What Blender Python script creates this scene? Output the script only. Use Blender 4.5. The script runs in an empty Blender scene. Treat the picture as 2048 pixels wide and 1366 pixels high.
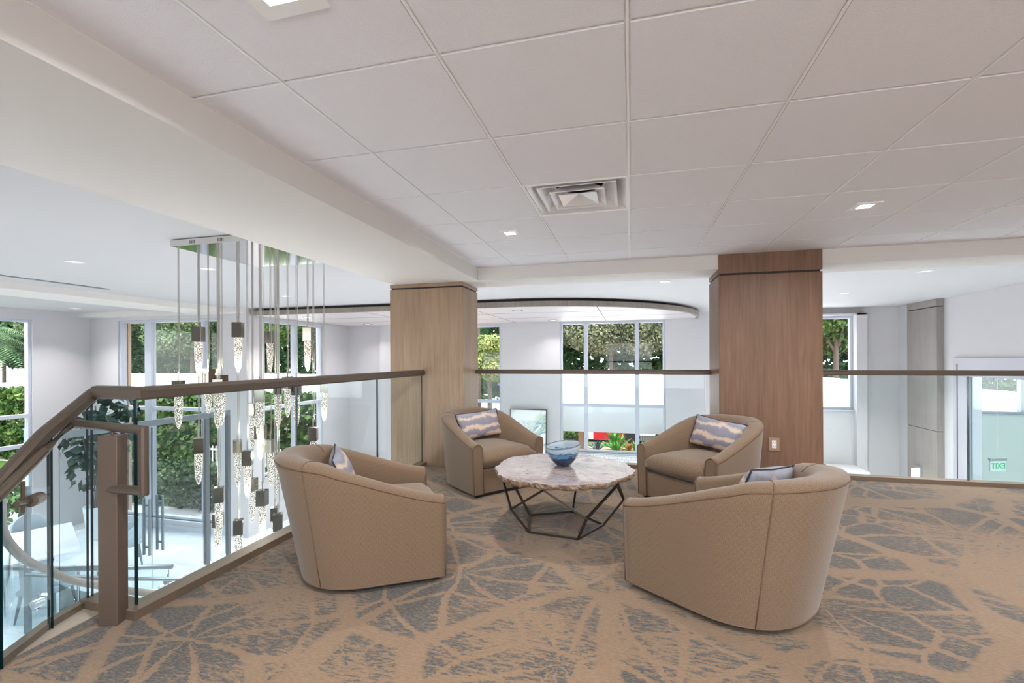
import bpy, bmesh, math, random
import numpy as np
from mathutils import Vector, Matrix
PI = math.pi
S = bpy.context.scene
C = S.collection

# ------------------------------------------------------------------ camera
CAMZ = 1.24
YAW, ROLL = .2495, .0045
cam_d = bpy.data.cameras.new('camera')
cam_d.sensor_width = 36
cam_d.lens = 930 / 2048 * 36
cam_d.shift_y = 33 / 2048
cam_d.clip_start = .02
cam_d.clip_end = 500
cam = bpy.data.objects.new('camera', cam_d)
C.objects.link(cam)
_r = Vector((math.cos(YAW), math.sin(YAW), 0)); _f = Vector((-math.sin(YAW), math.cos(YAW), 0)); _u = Vector((0, 0, 1))
_x = _r * math.cos(ROLL) - _u * math.sin(ROLL); _y = _r * math.sin(ROLL) + _u * math.cos(ROLL)
M3 = Matrix((_x, _y, -_f)).transposed()
cam.matrix_world = Matrix.Translation((0, 0, CAMZ)) @ M3.to_4x4()
S.camera = cam

# ------------------------------------------------------------------ world, sun, exposure
S.view_settings.view_transform = 'Standard'
S.view_settings.look = 'None'
S.view_settings.gamma = 1
S.view_settings.exposure = 0.74
S.view_settings.use_curve_mapping = False
W = bpy.data.worlds.new('sky'); S.world = W; W.use_nodes = True
bg = W.node_tree.nodes['Background']
bg.inputs[0].default_value = (.93, .965, 1, 1)
bg.inputs[1].default_value = 3.2
sun_d = bpy.data.lights.new('sun', 'SUN'); sun_d.energy = 2.0; sun_d.angle = math.radians(3); sun_d.color = (1, .96, .9)
sun = bpy.data.objects.new('sun', sun_d); C.objects.link(sun)
sun.rotation_euler = (math.radians(22), 0, math.radians(-25))   # from behind the building, high

# ------------------------------------------------------------------ materials
MATS = {}
def lin(c):
    return tuple(((v / 255) / 12.92 if v / 255 <= .04045 else ((v / 255 + .055) / 1.055) ** 2.4) for v in c)
def mat(name, rgb, rough=.6, metal=0, spec=.5, emit=None, estr=0, sheen=0, coat=0):
    m = bpy.data.materials.new(name); m.use_nodes = True
    b = m.node_tree.nodes['Principled BSDF']
    b.inputs['Base Color'].default_value = (*lin(rgb), 1)
    b.inputs['Roughness'].default_value = rough
    b.inputs['Metallic'].default_value = metal
    b.inputs['Specular IOR Level'].default_value = spec
    if sheen: b.inputs['Sheen Weight'].default_value = sheen
    if coat: b.inputs['Coat Weight'].default_value = coat
    if emit:
        b.inputs['Emission Color'].default_value = (*emit, 1); b.inputs['Emission Strength'].default_value = estr
    MATS[name] = m
    return m
class NT:
    def __init__(s, m): s.m = m; s.t = m.node_tree; s.b = s.t.nodes['Principled BSDF']
    def n(s, k, **kw):
        x = s.t.nodes.new(k)
        for a, v in kw.items():
            if a.startswith('i_'): x.inputs[a[2:].replace('_', ' ')].default_value = v
            else: setattr(x, a, v)
        return x
    def l(s, a, b): s.t.links.new(a, b)
    def math(s, op, a, b=None, c=None):
        x = s.n('ShaderNodeMath', operation=op)
        for i, v in enumerate((a, b, c)):
            if v is None: continue
            if isinstance(v, (int, float)): x.inputs[i].default_value = v
            else: s.l(v, x.inputs[i])
        return x.outputs[0]
    def mix(s, f, a, b):
        x = s.n('ShaderNodeMix', data_type='RGBA')
        for i, v in ((0, f), (6, a), (7, b)):
            if isinstance(v, (int, float)): x.inputs[i].default_value = v
            elif isinstance(v, tuple): x.inputs[i].default_value = (*v, 1)
            else: s.l(v, x.inputs[i])
        return x.outputs[2]
    def ramp(s, fac, stops):
        x = s.n('ShaderNodeValToRGB'); e = x.color_ramp.elements
        while len(e) < len(stops): e.new(.5)
        for i, (p, c) in enumerate(stops):
            e[i].position = p; e[i].color = (*c, 1)
        s.l(fac, x.inputs[0]); return x.outputs[0]
    def sep(s, v):
        x = s.n('ShaderNodeSeparateXYZ'); s.l(v, x.inputs[0]); return x.outputs
    def coord(s, kind='Object', scale=None, rot=None):
        x = s.n('ShaderNodeTexCoord'); o = x.outputs[kind]
        if scale or rot:
            mp = s.n('ShaderNodeMapping')
            if scale: mp.inputs['Scale'].default_value = scale
            if rot: mp.inputs['Rotation'].default_value = rot
            s.l(o, mp.inputs[0]); o = mp.outputs[0]
        return o
    def noise(s, v, scale, detail=3, rough=.5, dist=0):
        x = s.n('ShaderNodeTexNoise'); x.inputs['Scale'].default_value = scale; x.inputs['Detail'].default_value = detail
        x.inputs['Roughness'].default_value = rough; x.inputs['Distortion'].default_value = dist
        s.l(v, x.inputs['Vector']); return x.outputs
    def bump(s, h, strength=.2, dist=.01):
        x = s.n('ShaderNodeBump'); x.inputs['Strength'].default_value = strength; x.inputs['Distance'].default_value = dist
        s.l(h, x.inputs['Height']); s.l(x.outputs[0], s.b.inputs['Normal'])

wall_m = mat('white_wall_paint', (202, 199, 201), .7)
void_ceiling_m = mat('white_ceiling_paint', (196, 195, 196), .7)
beam_m = mat('beam_paint', (222, 217, 212), .7)
frame_m = mat('white_window_frame', (192, 196, 208), .45)
grid_m = mat('ceiling_grid_white', (246, 246, 246), .4)
fascia_m = mat('slab_edge', (210, 206, 200), .7)

tile_m = mat('ceiling_tile', (232, 226, 222), .85)
k = NT(tile_m); co = k.coord('Object'); nz = k.noise(co, 190, 2, .6)
k.l(k.mix(k.math('MULTIPLY', nz[0], .5), lin((244, 243, 248)), lin((228, 226, 231))), k.b.inputs['Base Color']); k.bump(nz[0], .35, .004)

# carpet: tan ground, slate-blue flecks between radiating tan lines
carpet_m = mat('patterned_carpet', (150, 120, 92), .95, spec=.25, sheen=.25)
k = NT(carpet_m); co = k.coord('Object')
wob = k.noise(co, 1.1, 2, .5); va = k.n('ShaderNodeVectorMath', operation='MULTIPLY_ADD')
k.l(wob[1], va.inputs[0]); va.inputs[1].default_value = (.30, .30, .30); k.l(co, va.inputs[2]); w2_ = k.noise(k.coord('Object', scale=(1, 2.2, 1)), 26, 2, .6); vb = k.n('ShaderNodeVectorMath', operation='MULTIPLY_ADD'); k.l(w2_[1], vb.inputs[0]); vb.inputs[1].default_value = (.045, .045, .0); k.l(va.outputs[0], vb.inputs[2]); cw = vb.outputs[0]
def edge(scale, wd, sc=(1, 1, 1)):
    mp = k.n('ShaderNodeMapping'); mp.inputs['Scale'].default_value = sc; k.l(cw, mp.inputs[0])
    v = k.n('ShaderNodeTexVoronoi', feature='DISTANCE_TO_EDGE'); v.inputs['Scale'].default_value = scale; v.inputs['Randomness'].default_value = 1
    k.l(mp.outputs[0], v.inputs['Vector'])
    mr = k.n('ShaderNodeMapRange', interpolation_type='SMOOTHSTEP'); k.l(v.outputs['Distance'], mr.inputs[0])
    mr.inputs[1].default_value = wd; mr.inputs[2].default_value = wd * 1.9; return mr.outputs[0]
# radiating spokes around the cell centres
vc = k.n('ShaderNodeTexVoronoi', feature='F1'); vc.inputs['Scale'].default_value = 1.15; k.l(cw, vc.inputs['Vector'])
sb = k.n('ShaderNodeVectorMath', operation='SUBTRACT'); k.l(cw, sb.inputs[0]); k.l(vc.outputs['Position'], sb.inputs[1])
sx = k.sep(sb.outputs[0]); ang = k.math('ARCTAN2', sx[1], sx[0])
nspk = k.math('MULTIPLY', ang, 9 / (2 * PI)); fr = k.math('PINGPONG', nspk, .5)
spk = k.math('GREATER_THAN', k.math('MULTIPLY', fr, vc.outputs['Distance']), .032)
cells = k.math('MULTIPLY', k.math('MULTIPLY', edge(1.15, .032), spk), edge(2.3, .018))
big = k.noise(co, 1.05, 3, .6)
st = k.noise(k.coord('Object', scale=(16, 60, 1), rot=(0, 0, .5)), 1.0, 4, .75)
st2 = k.noise(k.coord('Object', scale=(34, 90, 1), rot=(0, 0, .2)), 1.3, 2, .7)
thr = k.math('ADD', k.math('MULTIPLY', big[0], 1.0), k.math('MULTIPLY', st[0], 1.15))
thr = k.math('ADD', thr, k.math('MULTIPLY', cells, .10))
mr = k.n('ShaderNodeMapRange', interpolation_type='SMOOTHSTEP'); k.l(thr, mr.inputs[0]); mr.inputs[1].default_value = 1.09; mr.inputs[2].default_value = 1.20
fl = k.math('MULTIPLY', mr.outputs[0], k.math('ADD', k.math('MULTIPLY', cells, .86), .10))
mr2 = k.n('ShaderNodeMapRange'); k.l(st2[0], mr2.inputs[0]); mr2.inputs[1].default_value = .38; mr2.inputs[2].default_value = .56
fl = k.math('MULTIPLY', fl, k.math('ADD', k.math('MULTIPLY', mr2.outputs[0], .65), .35))
tan = k.mix(st2[0], lin((98, 77, 57)), lin((158, 129, 100)))
blue = k.mix(st[0], lin((14, 22, 28)), lin((72, 82, 86)))
k.l(k.mix(fl, tan, blue), k.b.inputs['Base Color'])
fine = k.noise(co, 260, 2, .6); k.bump(k.math('ADD', fine[0], k.math('MULTIPLY', st2[0], .8)), .5, .004)

lfloor_m = mat('pale_lobby_carpet', (206, 216, 224), .7, spec=.3)
k = NT(lfloor_m); nz = k.noise(k.coord('Object', scale=(3, 12, 1)), 2, 4, .7)
k.l(k.mix(nz[0], lin((196, 208, 218)), lin((244, 245, 246))), k.b.inputs['Base Color'])

def wood(name, a, b, sc=(26, 26, 1.2)):
    m = mat(name, a, .45, spec=.35); k = NT(m)
    n1 = k.noise(k.coord('Object', scale=sc), 1.6, 5, .65, .6); n2 = k.noise(k.coord('Object', scale=(4, 4, .5)), 1, 2, .5)
    f = k.math('ADD', k.math('MULTIPLY', n1[0], .7), k.math('MULTIPLY', n2[0], .4))
    k.l(k.ramp(f, [(.30, lin(b)), (.75, lin(a))]), k.b.inputs['Base Color']); k.bump(n1[0], .06, .002)
    return m
wood_l = wood('light_taupe_veneer', (172, 147, 123), (132, 110, 89))
wood_r = wood('warm_brown_veneer', (138, 104, 82), (98, 72, 54))
wood_g = wood('grey_veneer', (158, 150, 146), (134, 126, 121))
wood_c = wood('taupe_canopy_edge', (158, 146, 136), (118, 108, 100))
wood_w = wood('pale_canopy_panels', (206, 200, 200), (196, 187, 187), (1.2, 26, 26))
recess_m = mat('dark_recess', (58, 50, 46), .7)
bronze_m = mat('bronze_metal', (98, 86, 75), .42, .45)
post_m = mat('brushed_bronze_post', (118, 102, 90), .42, .5)
strip_m = mat('bronze_base_strip', (128, 110, 94), .45, .4)
nosing_m = mat('beige_landing_trim', (172, 158, 144), .6)
chrome_m = mat('polished_chrome', (226, 226, 226), .08, 1)
alum_m = mat('brushed_aluminium', (205, 208, 212), .28, .9)
steel_m = mat('dull_steel', (120, 128, 134), .4, .7)
cap_m = mat('dark_chrome_cube', (140, 134, 124), .12, 1)
cable_m = mat('steel_cable', (188, 184, 178), .3, .8)
black_m = mat('black_duct', (22, 20, 20), .7)
iron_m = mat('gunmetal_rod', (96, 88, 82), .35, .85)
white_m = mat('white_plastic', (238, 236, 234), .4)
outlet_m = mat('tan_wall_plate', (158, 128, 104), .45)
black_frame_m = mat('thin_dark_frame', (70, 66, 62), .5)
edge_m = mat('dark_glass_edge', (14, 40, 44), .15)

def glassy(name, tint, gloss=.09):
    m = bpy.data.materials.new(name); m.use_nodes = True; t = m.node_tree; t.nodes.clear()
    o = t.nodes.new('ShaderNodeOutputMaterial'); mx = t.nodes.new('ShaderNodeMixShader'); tr = t.nodes.new('ShaderNodeBsdfTransparent')
    gl = t.nodes.new('ShaderNodeBsdfGlossy'); gl.inputs['Roughness'].default_value = .0
    lw = t.nodes.new('ShaderNodeFresnel'); lw.inputs['IOR'].default_value = 1.5
    mm = t.nodes.new('ShaderNodeMath'); mm.operation = 'MULTIPLY'; mm.inputs[1].default_value = gloss / .045
    ge = t.nodes.new('ShaderNodeNewGeometry'); iv = t.nodes.new('ShaderNodeMath'); iv.operation = 'SUBTRACT'; iv.inputs[0].default_value = 1; t.links.new(ge.outputs['Backfacing'], iv.inputs[1])
    m2 = t.nodes.new('ShaderNodeMath'); m2.operation = 'MULTIPLY'; t.links.new(iv.outputs[0], m2.inputs[1])
    t.links.new(lw.outputs[0], mm.inputs[0]); t.links.new(mm.outputs[0], m2.inputs[0]); t.links.new(m2.outputs[0], mx.inputs[0])
    tr.inputs[0].default_value = (*tint, 1)
    t.links.new(tr.outputs[0], mx.inputs[1]); t.links.new(gl.outputs[0], mx.inputs[2]); t.links.new(mx.outputs[0], o.inputs[0])
    MATS[name] = m; return m
rail_glass = glassy('railing_glass', (.94, .98, .98), .045)
stair_glass = glassy('curved_stair_glass', (.92, .975, .985), .055)
pane_glass = glassy('window_glass', (.985, .99, .99), .035)
door_glass = glassy('door_glass', (.94, .975, .99), .05)

# upholstery with a woven diamond lattice drawn in its uv space (metres)
fabric_m = mat('beige_diamond_weave', (196, 164, 132), .85, spec=.25, sheen=.3)
k = NT(fabric_m); uv = k.coord('UV'); s_ = k.sep(uv)
def diamond(u, v, n):
    a = k.math('ABSOLUTE', k.math('SUBTRACT', k.math('FRACT', k.math('MULTIPLY', u, n)), .5))
    b = k.math('ABSOLUTE', k.math('SUBTRACT', k.math('FRACT', k.math('MULTIPLY', v, n)), .5))
    return k.math('ADD', a, b)
d1 = diamond(s_[0], s_[1], 32)
r1 = k.math('LESS_THAN', k.math('ABSOLUTE', k.math('SUBTRACT', k.math('PINGPONG', d1, .25), .13)), .04)
wv = k.noise(k.coord('UV', scale=(60, 320, 1)), 1, 2, .7)
ba = k.mix(wv[0], lin((94, 73, 56)), lin((124, 101, 80)))
k.l(k.mix(k.math('MULTIPLY', r1, .62), ba, lin((152, 129, 104))), k.b.inputs['Base Color']); k.bump(k.math('ADD', wv[0], k.math('MULTIPLY', r1, .8)), .3, .002)
piping_m = mat('beige_piping', (108, 85, 66), .8)
base_m = mat('dark_swivel_base', (40, 34, 30), .8)

pillow_m = mat('watercolour_pillow', (150, 142, 148), .75, spec=.3)
k = NT(pillow_m); co = k.coord('UV'); s_ = k.sep(co)
n1 = k.noise(k.coord('UV', scale=(1.5, .7, 1)), 2.0, 3, .5, .5); n2 = k.noise(k.coord('UV', scale=(9, 1, 1)), 2, 3, .6)
vv = k.math('ADD', s_[1], k.math('ADD', k.math('MULTIPLY', k.math('SUBTRACT', n1[0], .5), .62), k.math('MULTIPLY', k.math('SUBTRACT', n2[0], .5), .14)))
col = k.ramp(vv, [(.0, lin((196, 168, 150))), (.08, lin((190, 166, 150))), (.14, lin((128, 124, 134))), (.27, lin((138, 132, 142))), (.33, lin((208, 184, 164))), (.40, lin((206, 182, 164))),
    (.46, lin((132, 130, 142))), (.66, lin((146, 140, 150))), (.72, lin((210, 190, 170))), (.77, lin((200, 180, 166))), (.84, lin((138, 138, 150))), (.97, lin((150, 150, 160)))])
k.l(col, k.b.inputs['Base Color'])
cord_m = mat('dark_pillow_cord', (44, 42, 50), .7)

stone_m = mat('polished_petrified_stone', (200, 186, 180), .12, spec=.5, coat=.8)
k = NT(stone_m); co = k.coord('Object')
n1 = k.noise(co, 3.4, 6, .62, 1.6); n2 = k.noise(k.coord('Object', scale=(2, 7, 1), rot=(0, 0, .5)), 3, 5, .7, 1.2)
c1 = k.ramp(n1[0], [(.30, lin((136, 116, 108))), (.46, lin((184, 170, 164))), (.54, lin((166, 148, 142))), (.70, lin((200, 192, 190)))])
vn = k.math('LESS_THAN', k.math('ABSOLUTE', k.math('SUBTRACT', n2[0], .5)), .011)
k.l(k.mix(k.math('MULTIPLY', vn, .6), c1, lin((96, 82, 82))), k.b.inputs['Base Color'])
bark_m = mat('rough_stone_edge', (176, 148, 124), .8)
k = NT(bark_m); n1 = k.noise(k.coord('Object'), 22, 5, .7, .6)
k.l(k.ramp(n1[0], [(.32, lin((84, 60, 46))), (.5, lin((140, 114, 94))), (.7, lin((176, 158, 140)))]), k.b.inputs['Base Color']); k.bump(n1[0], .8, .01)

bowl_m = mat('swirled_blue_glass', (120, 150, 180), .06, spec=.6, coat=.5)
k = NT(bowl_m); co = k.coord('Object'); s_ = k.sep(co); n1 = k.noise(k.coord('Object', scale=(1, 1, 3)), 9, 3, .5, 1.0)
h = k.math('ADD', k.math('MULTIPLY', s_[2], 5.2), k.math('MULTIPLY', k.math('SUBTRACT', n1[0], .5), .75))
k.l(k.ramp(h, [(.02, lin((30, 50, 84))), (.20, lin((36, 66, 108))), (.32, lin((24, 38, 66))), (.40, lin((96, 146, 190))), (.52, lin((48, 86, 130))), (.60, lin((178, 200, 214))), (.9, lin((214, 222, 224)))]), k.b.inputs['Base Color'])
al = k.ramp(h, [(.3, (.96, .96, .96)), (.62, (.6, .6, .6)), (.9, (.42, .42, .42))]); k.l(al, k.b.inputs['Alpha'])

crystal_m = mat('bubbled_crystal', (238, 232, 222), .12, spec=.8, emit=(1, .93, .84), estr=.35)
k = NT(crystal_m); co = k.coord('Object'); vo = k.n('ShaderNodeTexVoronoi'); vo.inputs['Scale'].default_value = 120; k.l(co, vo.inputs['Vector'])
mr = k.n('ShaderNodeMapRange'); k.l(vo.outputs['Distance'], mr.inputs[0]); mr.inputs[1].default_value = .25; mr.inputs[2].default_value = .62; mr.inputs[3].default_value = 1; mr.inputs[4].default_value = 0
k.l(k.mix(mr.outputs[0], lin((84, 74, 62)), lin((240, 234, 222))), k.b.inputs['Base Color'])
k.l(k.math('ADD', k.math('MULTIPLY', mr.outputs[0], .62), .0), k.b.inputs['Emission Strength'])
k.l(k.math('ADD', k.math('MULTIPLY', mr.outputs[0], .35), .62), k.b.inputs['Alpha']); k.bump(vo.outputs['Distance'], .6, .004)

lamp_m = mat('lit_lamp_lens', (255, 250, 240), .5, emit=(1, .95, .88), estr=6)
lamp_off_m = mat('soft_lamp_lens', (245, 243, 238), .5, emit=(1, .97, .92), estr=.7)
warm_lamp_m = mat('warm_lit_shade', (255, 240, 220), .5, emit=(1, .86, .68), estr=2.2)

canvas_m = mat('abstract_painting', (232, 236, 234), .6)
k = NT(canvas_m); co = k.coord('Object'); n1 = k.noise(co, 1.9, 4, .55, 1.4); n2 = k.noise(co, 1.1, 2, .5)
c1 = k.ramp(n1[0], [(.40, lin((236, 240, 238))), (.47, lin((120, 158, 162))), (.50, lin((206, 220, 216))), (.56, lin((150, 184, 140))), (.60, lin((240, 242, 240)))])
mk = k.ramp(n2[0], [(.42, (0, 0, 0)), (.55, (1, 1, 1))]); k.l(k.mix(mk, lin((236, 239, 238)), c1), k.b.inputs['Base Color'])

mosaic_m = mat('white_ledge_tile', (232, 230, 230), .3)
k = NT(mosaic_m); br = k.n('ShaderNodeTexBrick'); br.offset = .5; k.l(k.coord('Object', rot=(PI / 2, 0, 0)), br.inputs['Vector'])
br.inputs['Scale'].default_value = 1; br.inputs['Brick Width'].default_value = .11; br.inputs['Row Height'].default_value = .075; br.inputs['Mortar Size'].default_value = .004
br.inputs['Color1'].default_value = (*lin((236, 234, 234)), 1); br.inputs['Color2'].default_value = (*lin((224, 222, 224)), 1); br.inputs['Mortar'].default_value = (*lin((150, 140, 140)), 1)
k.l(br.outputs[0], k.b.inputs['Base Color'])

def leafm(name, a, b, c):
    m = mat(name, a, .7, spec=.2); k = NT(m)
    n = k.noise(k.coord('Object'), 1.4, 3, .6); n2 = k.noise(k.coord('Object'), 9, 1, .6)
    f = k.math('ADD', k.math('MULTIPLY', n[0], .55), k.math('MULTIPLY', n2[0], .5))
    k.l(k.ramp(f, [(.34, lin(a)), (.52, lin(b)), (.70, lin(c))]), k.b.inputs['Base Color'])
    return m
hedge_m = leafm('hedge_leaves', (22, 44, 18), (62, 92, 40), (122, 146, 76))
dark_m = leafm('dark_leaves', (14, 34, 22), (34, 66, 36), (78, 112, 66))
mid_m = leafm('mid_leaves', (24, 44, 24), (66, 88, 54), (122, 140, 96))
olive_m = leafm('olive_leaves', (58, 66, 50), (100, 108, 82), (146, 148, 112))
lime_m = leafm('yellow_green_leaves', (48, 68, 36), (104, 122, 62), (168, 166, 100))
palm_m = leafm('palm_fronds', (26, 48, 36), (66, 96, 64), (136, 156, 104))
fig_m = leafm('fig_leaves', (22, 44, 40), (40, 68, 58), (96, 122, 106))
agave_m = leafm('agave_leaves', (40, 84, 60), (90, 150, 70), (150, 200, 90))
agave2_m = leafm('blue_grey_agave', (40, 54, 70), (70, 90, 104), (120, 140, 146))
orange_m = leafm('orange_bromeliad', (120, 60, 30), (170, 90, 50), (200, 150, 80))
bark2_m = mat('tree_bark', (96, 84, 76), .9)
grass_m = leafm('lawn_grass', (44, 74, 24), (62, 92, 32), (78, 108, 44))
ground_m = mat('pale_paving', (150, 142, 138), .9)
k = NT(ground_m); br = k.n('ShaderNodeTexBrick'); k.l(k.coord('Object'), br.inputs['Vector']); br.inputs['Scale'].default_value = 1; br.inputs['Brick Width'].default_value = .4; br.inputs['Row Height'].default_value = .2
br.inputs['Color1'].default_value = (*lin((140, 96, 88)), 1); br.inputs['Color2'].default_value = (*lin((160, 120, 110)), 1); br.inputs['Mortar'].default_value = (*lin((130, 110, 104)), 1); br.inputs['Mortar Size'].default_value = .01
k.l(br.outputs[0], k.b.inputs['Base Color'])
road_m = mat('light_concrete', (170, 168, 168), .9)
mulch_m = mat('bark_mulch', (186, 150, 122), .95)
pebble_m = mat('white_pebbles', (222, 214, 206), .7)
k = NT(pebble_m); vo = k.n('ShaderNodeTexVoronoi'); vo.inputs['Scale'].default_value = 9; k.l(k.coord('Object'), vo.inputs['Vector'])
k.l(k.ramp(vo.outputs['Distance'], [(.2, lin((222, 214, 206))), (.7, lin((150, 138, 130)))]), k.b.inputs['Base Color']); k.bump(vo.outputs['Distance'], -1, .03)
roof_m = mat('white_roof_tile', (244, 244, 244), .6)
tanwall_m = mat('tan_stucco', (196, 170, 146), .8)
red_m = mat('red_paint', (172, 26, 36), .35)
truck_m = mat('pale_green_white_paint', (206, 218, 206), .4)
tyre_m = mat('tyre_rubber', (24, 24, 28), .8)
blue_car_m = mat('dark_blue_paint', (44, 40, 84), .25, .3)
carglass_m = mat('car_glass', (30, 34, 40), .1)
bluepost_m = mat('light_blue_paint', (90, 160, 190), .4)
chair_m = mat('grey_leather', (176, 190, 200), .5)
chairwood_m = mat('grey_wood_leg', (110, 120, 128), .5)
tabletop_m = mat('white_table_top', (238, 240, 244), .15)
pot_m = mat('white_planter_glaze', (222, 230, 236), .35)
green_m = mat('green_sign_letters', (0, 130, 80), .4, emit=(.0, .5, .25), estr=.45)
signglass_m = mat('sign_plate', (226, 238, 232), .3)
greenwall_m = mat('pale_green_wall', (214, 222, 218), .7)
shade_m = mat('white_lamp_shade', (240, 240, 244), .6)

# ------------------------------------------------------------------ mesh helpers
def tag(o, label=None, cat=None, group=None, kind=None):
    if label: o['label'] = label
    if cat: o['category'] = cat
    if group: o['group'] = group
    if kind: o['kind'] = kind
    return o
def empty(name, loc=(0, 0, 0), rz=0, label=None, cat=None, group=None, kind=None):
    o = bpy.data.objects.new(name, None); C.objects.link(o); o.location = loc; o.rotation_euler = (0, 0, rz); o.empty_display_size = .05
    return tag(o, label, cat, group, kind)
def nm():
    return bmesh.new()
def done(name, bm, m, parent=None, smooth=False, label=None, cat=None, group=None, kind=None, loc=None, bevel=0):
    me = bpy.data.meshes.new(name); bmesh.ops.recalc_face_normals(bm, faces=bm.faces); bm.to_mesh(me); bm.free()
    for x in (m if isinstance(m, (list, tuple)) else [m]): me.materials.append(x)
    if smooth:
        me.polygons.foreach_set('use_smooth', [True] * len(me.polygons))
    o = bpy.data.objects.new(name, me); C.objects.link(o)
    if parent: o.parent = parent
    if loc: o.location = loc
    if bevel:
        b = o.modifiers.new('bevel', 'BEVEL'); b.width = bevel; b.segments = 2; b.limit_method = 'ANGLE'
    return tag(o, label, cat, group, kind)
def box(bm, x0, x1, y0, y1, z0, z1, mi=0):
    vs = [bm.verts.new(p) for p in ((x0, y0, z0), (x1, y0, z0), (x1, y1, z0), (x0, y1, z0), (x0, y0, z1), (x1, y0, z1), (x1, y1, z1), (x0, y1, z1))]
    for f in ((3, 2, 1, 0), (4, 5, 6, 7), (0, 1, 5, 4), (1, 2, 6, 5), (2, 3, 7, 6), (3, 0, 4, 7)):
        bm.faces.new([vs[i] for i in f]).material_index = mi
    return vs
def prism(bm, pts, z0, z1, mi=0):
    a = [bm.verts.new((x, y, z0)) for x, y in pts]; b = [bm.verts.new((x, y, z1)) for x, y in pts]
    bm.faces.new(a[::-1]).material_index = mi; bm.faces.new(b).material_index = mi
    n = len(pts)
    for i in range(n): bm.faces.new((a[i], a[(i + 1) % n], b[(i + 1) % n], b[i])).material_index = mi
def tube(bm, pts, r, n=10, mi=0, caps=True, prof=None, roll=0):
    """sweep a circle (or the profile list of (side, up)) along a polyline, mitred"""
    pts = [Vector(p) for p in pts]; rings = []; dirs = [(b - a).normalized() for a, b in zip(pts, pts[1:])]
    t = dirs[0]; up = Vector((0, 0, 1)) if abs(t.z) < .95 else Vector((0, 1, 0))
    s = t.cross(up).normalized(); u = s.cross(t).normalized()
    for i, p in enumerate(pts):
        if i and i < len(dirs):
            q = dirs[i - 1].rotation_difference(dirs[i])
            s0, u0 = s.copy(), u.copy(); s = q @ s; u = q @ u
            if abs(dirs[i].z) < .9 and abs(dirs[i - 1].z) < .9:
                s = dirs[i].cross(Vector((0, 0, 1))).normalized(); u = s.cross(dirs[i]).normalized()
        rr = r[i] if isinstance(r, (list, tuple)) else r
        P = prof or [(rr * math.cos(2 * PI * j / n), rr * math.sin(2 * PI * j / n)) for j in range(n)]
        ring = []
        if 0 < i < len(dirs):
            d0, d1 = dirs[i - 1], dirs[i]; nrm = (d0 + d1)
            nrm = nrm.normalized() if nrm.length > 1e-6 else d1
            for a, b in P:      # the incoming section, slid along the segment to the mitre plane
                v = s0 * a + u0 * b; k_ = -v.dot(nrm) / max(.3, d0.dot(nrm)); ring.append(bm.verts.new(p + v + d0 * k_))
        else:
            for a, b in P: ring.append(bm.verts.new(p + s * a + u * b))
        rings.append(ring)
    m = len(rings[0])
    for a, b in zip(rings, rings[1:]):
        for j in range(m): bm.faces.new((a[j], a[(j + 1) % m], b[(j + 1) % m], b[j])).material_index = mi
    if caps:
        bm.faces.new(rings[0][::-1]).material_index = mi; bm.faces.new(rings[-1]).material_index = mi
def lathe(bm, prof, n=40, c=(0, 0), mi=0, sx=1, sy=1):
    rings = []
    for r, z in prof:
        rings.append([bm.verts.new((c[0] + sx * r * math.cos(2 * PI * j / n), c[1] + sy * r * math.sin(2 * PI * j / n), z)) for j in range(n)])
    for a, b in zip(rings, rings[1:]):
        for j in range(n): bm.faces.new((a[j], a[(j + 1) % n], b[(j + 1) % n], b[j])).material_index = mi
    return rings
def cyl(bm, x, y, z0, z1, r, n=16, mi=0):
    R = lathe(bm, [(r, z0), (r, z1)], n, (x, y), mi); bm.faces.new(R[0][::-1]).material_index = mi; bm.faces.new(R[-1]).material_index = mi
def dup(o, parent=None):
    c = o.copy(); C.objects.link(c)
    if parent: c.parent = parent
    for ch in [x for x in bpy.data.objects if x.parent == o and x is not c]:
        dup(ch, c)
    return c
def raw_mesh(name, V, F4, m, parent=None, **kw):
    me = bpy.data.meshes.new(name); V = np.asarray(V, np.float32); F4 = np.asarray(F4, np.int32)
    me.vertices.add(len(V)); me.vertices.foreach_set('co', V.ravel())
    me.loops.add(F4.size); me.loops.foreach_set('vertex_index', F4.ravel())
    me.polygons.add(len(F4)); me.polygons.foreach_set('loop_start', np.arange(0, F4.size, F4.shape[1], dtype=np.int32))
    me.polygons.foreach_set('loop_total', np.full(len(F4), F4.shape[1], np.int32))
    me.update(calc_edges=True); me.materials.append(m)
    o = bpy.data.objects.new(name, me); C.objects.link(o)
    if parent: o.parent = parent
    return tag(o, **kw)
def leaves(rng, P, size, N=None, elong=1.6, up=.35):
    """quads at the points P, randomly turned; returns verts and quads"""
    n = len(P); a = rng.normal(size=(n, 3)); a /= np.linalg.norm(a, axis=1)[:, None]
    if N is not None: nn = N + rng.normal(scale=.55, size=(n, 3)); nn[:, 2] += up
    else: nn = rng.normal(size=(n, 3)); nn[:, 2] += up
    nn /= np.linalg.norm(nn, axis=1)[:, None]
    u = np.cross(nn, a); u /= np.linalg.norm(u, axis=1)[:, None] + 1e-9; v = np.cross(nn, u)
    s = size * rng.uniform(.6, 1.25, size=(n, 1))
    V = np.stack([P - u * s * .5 * elong, P - v * s * .5, P + u * s * .5 * elong, P + v * s * .5], 1).reshape(-1, 3)
    return V, np.arange(4 * n).reshape(-1, 4)
def in_lobes(rng, n, lobes):
    w = np.array([l[3] * l[4] * l[5] for l in lobes]) ** .7; w /= w.sum(); idx = rng.choice(len(lobes), n, p=w)
    L = np.array(lobes)[idx]; d = rng.normal(size=(n, 3)); d /= np.linalg.norm(d, axis=1)[:, None]
    r = rng.uniform(.55, 1, size=(n, 1)) ** .5
    return L[:, :3] + d * r * L[:, 3:6], d

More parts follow.
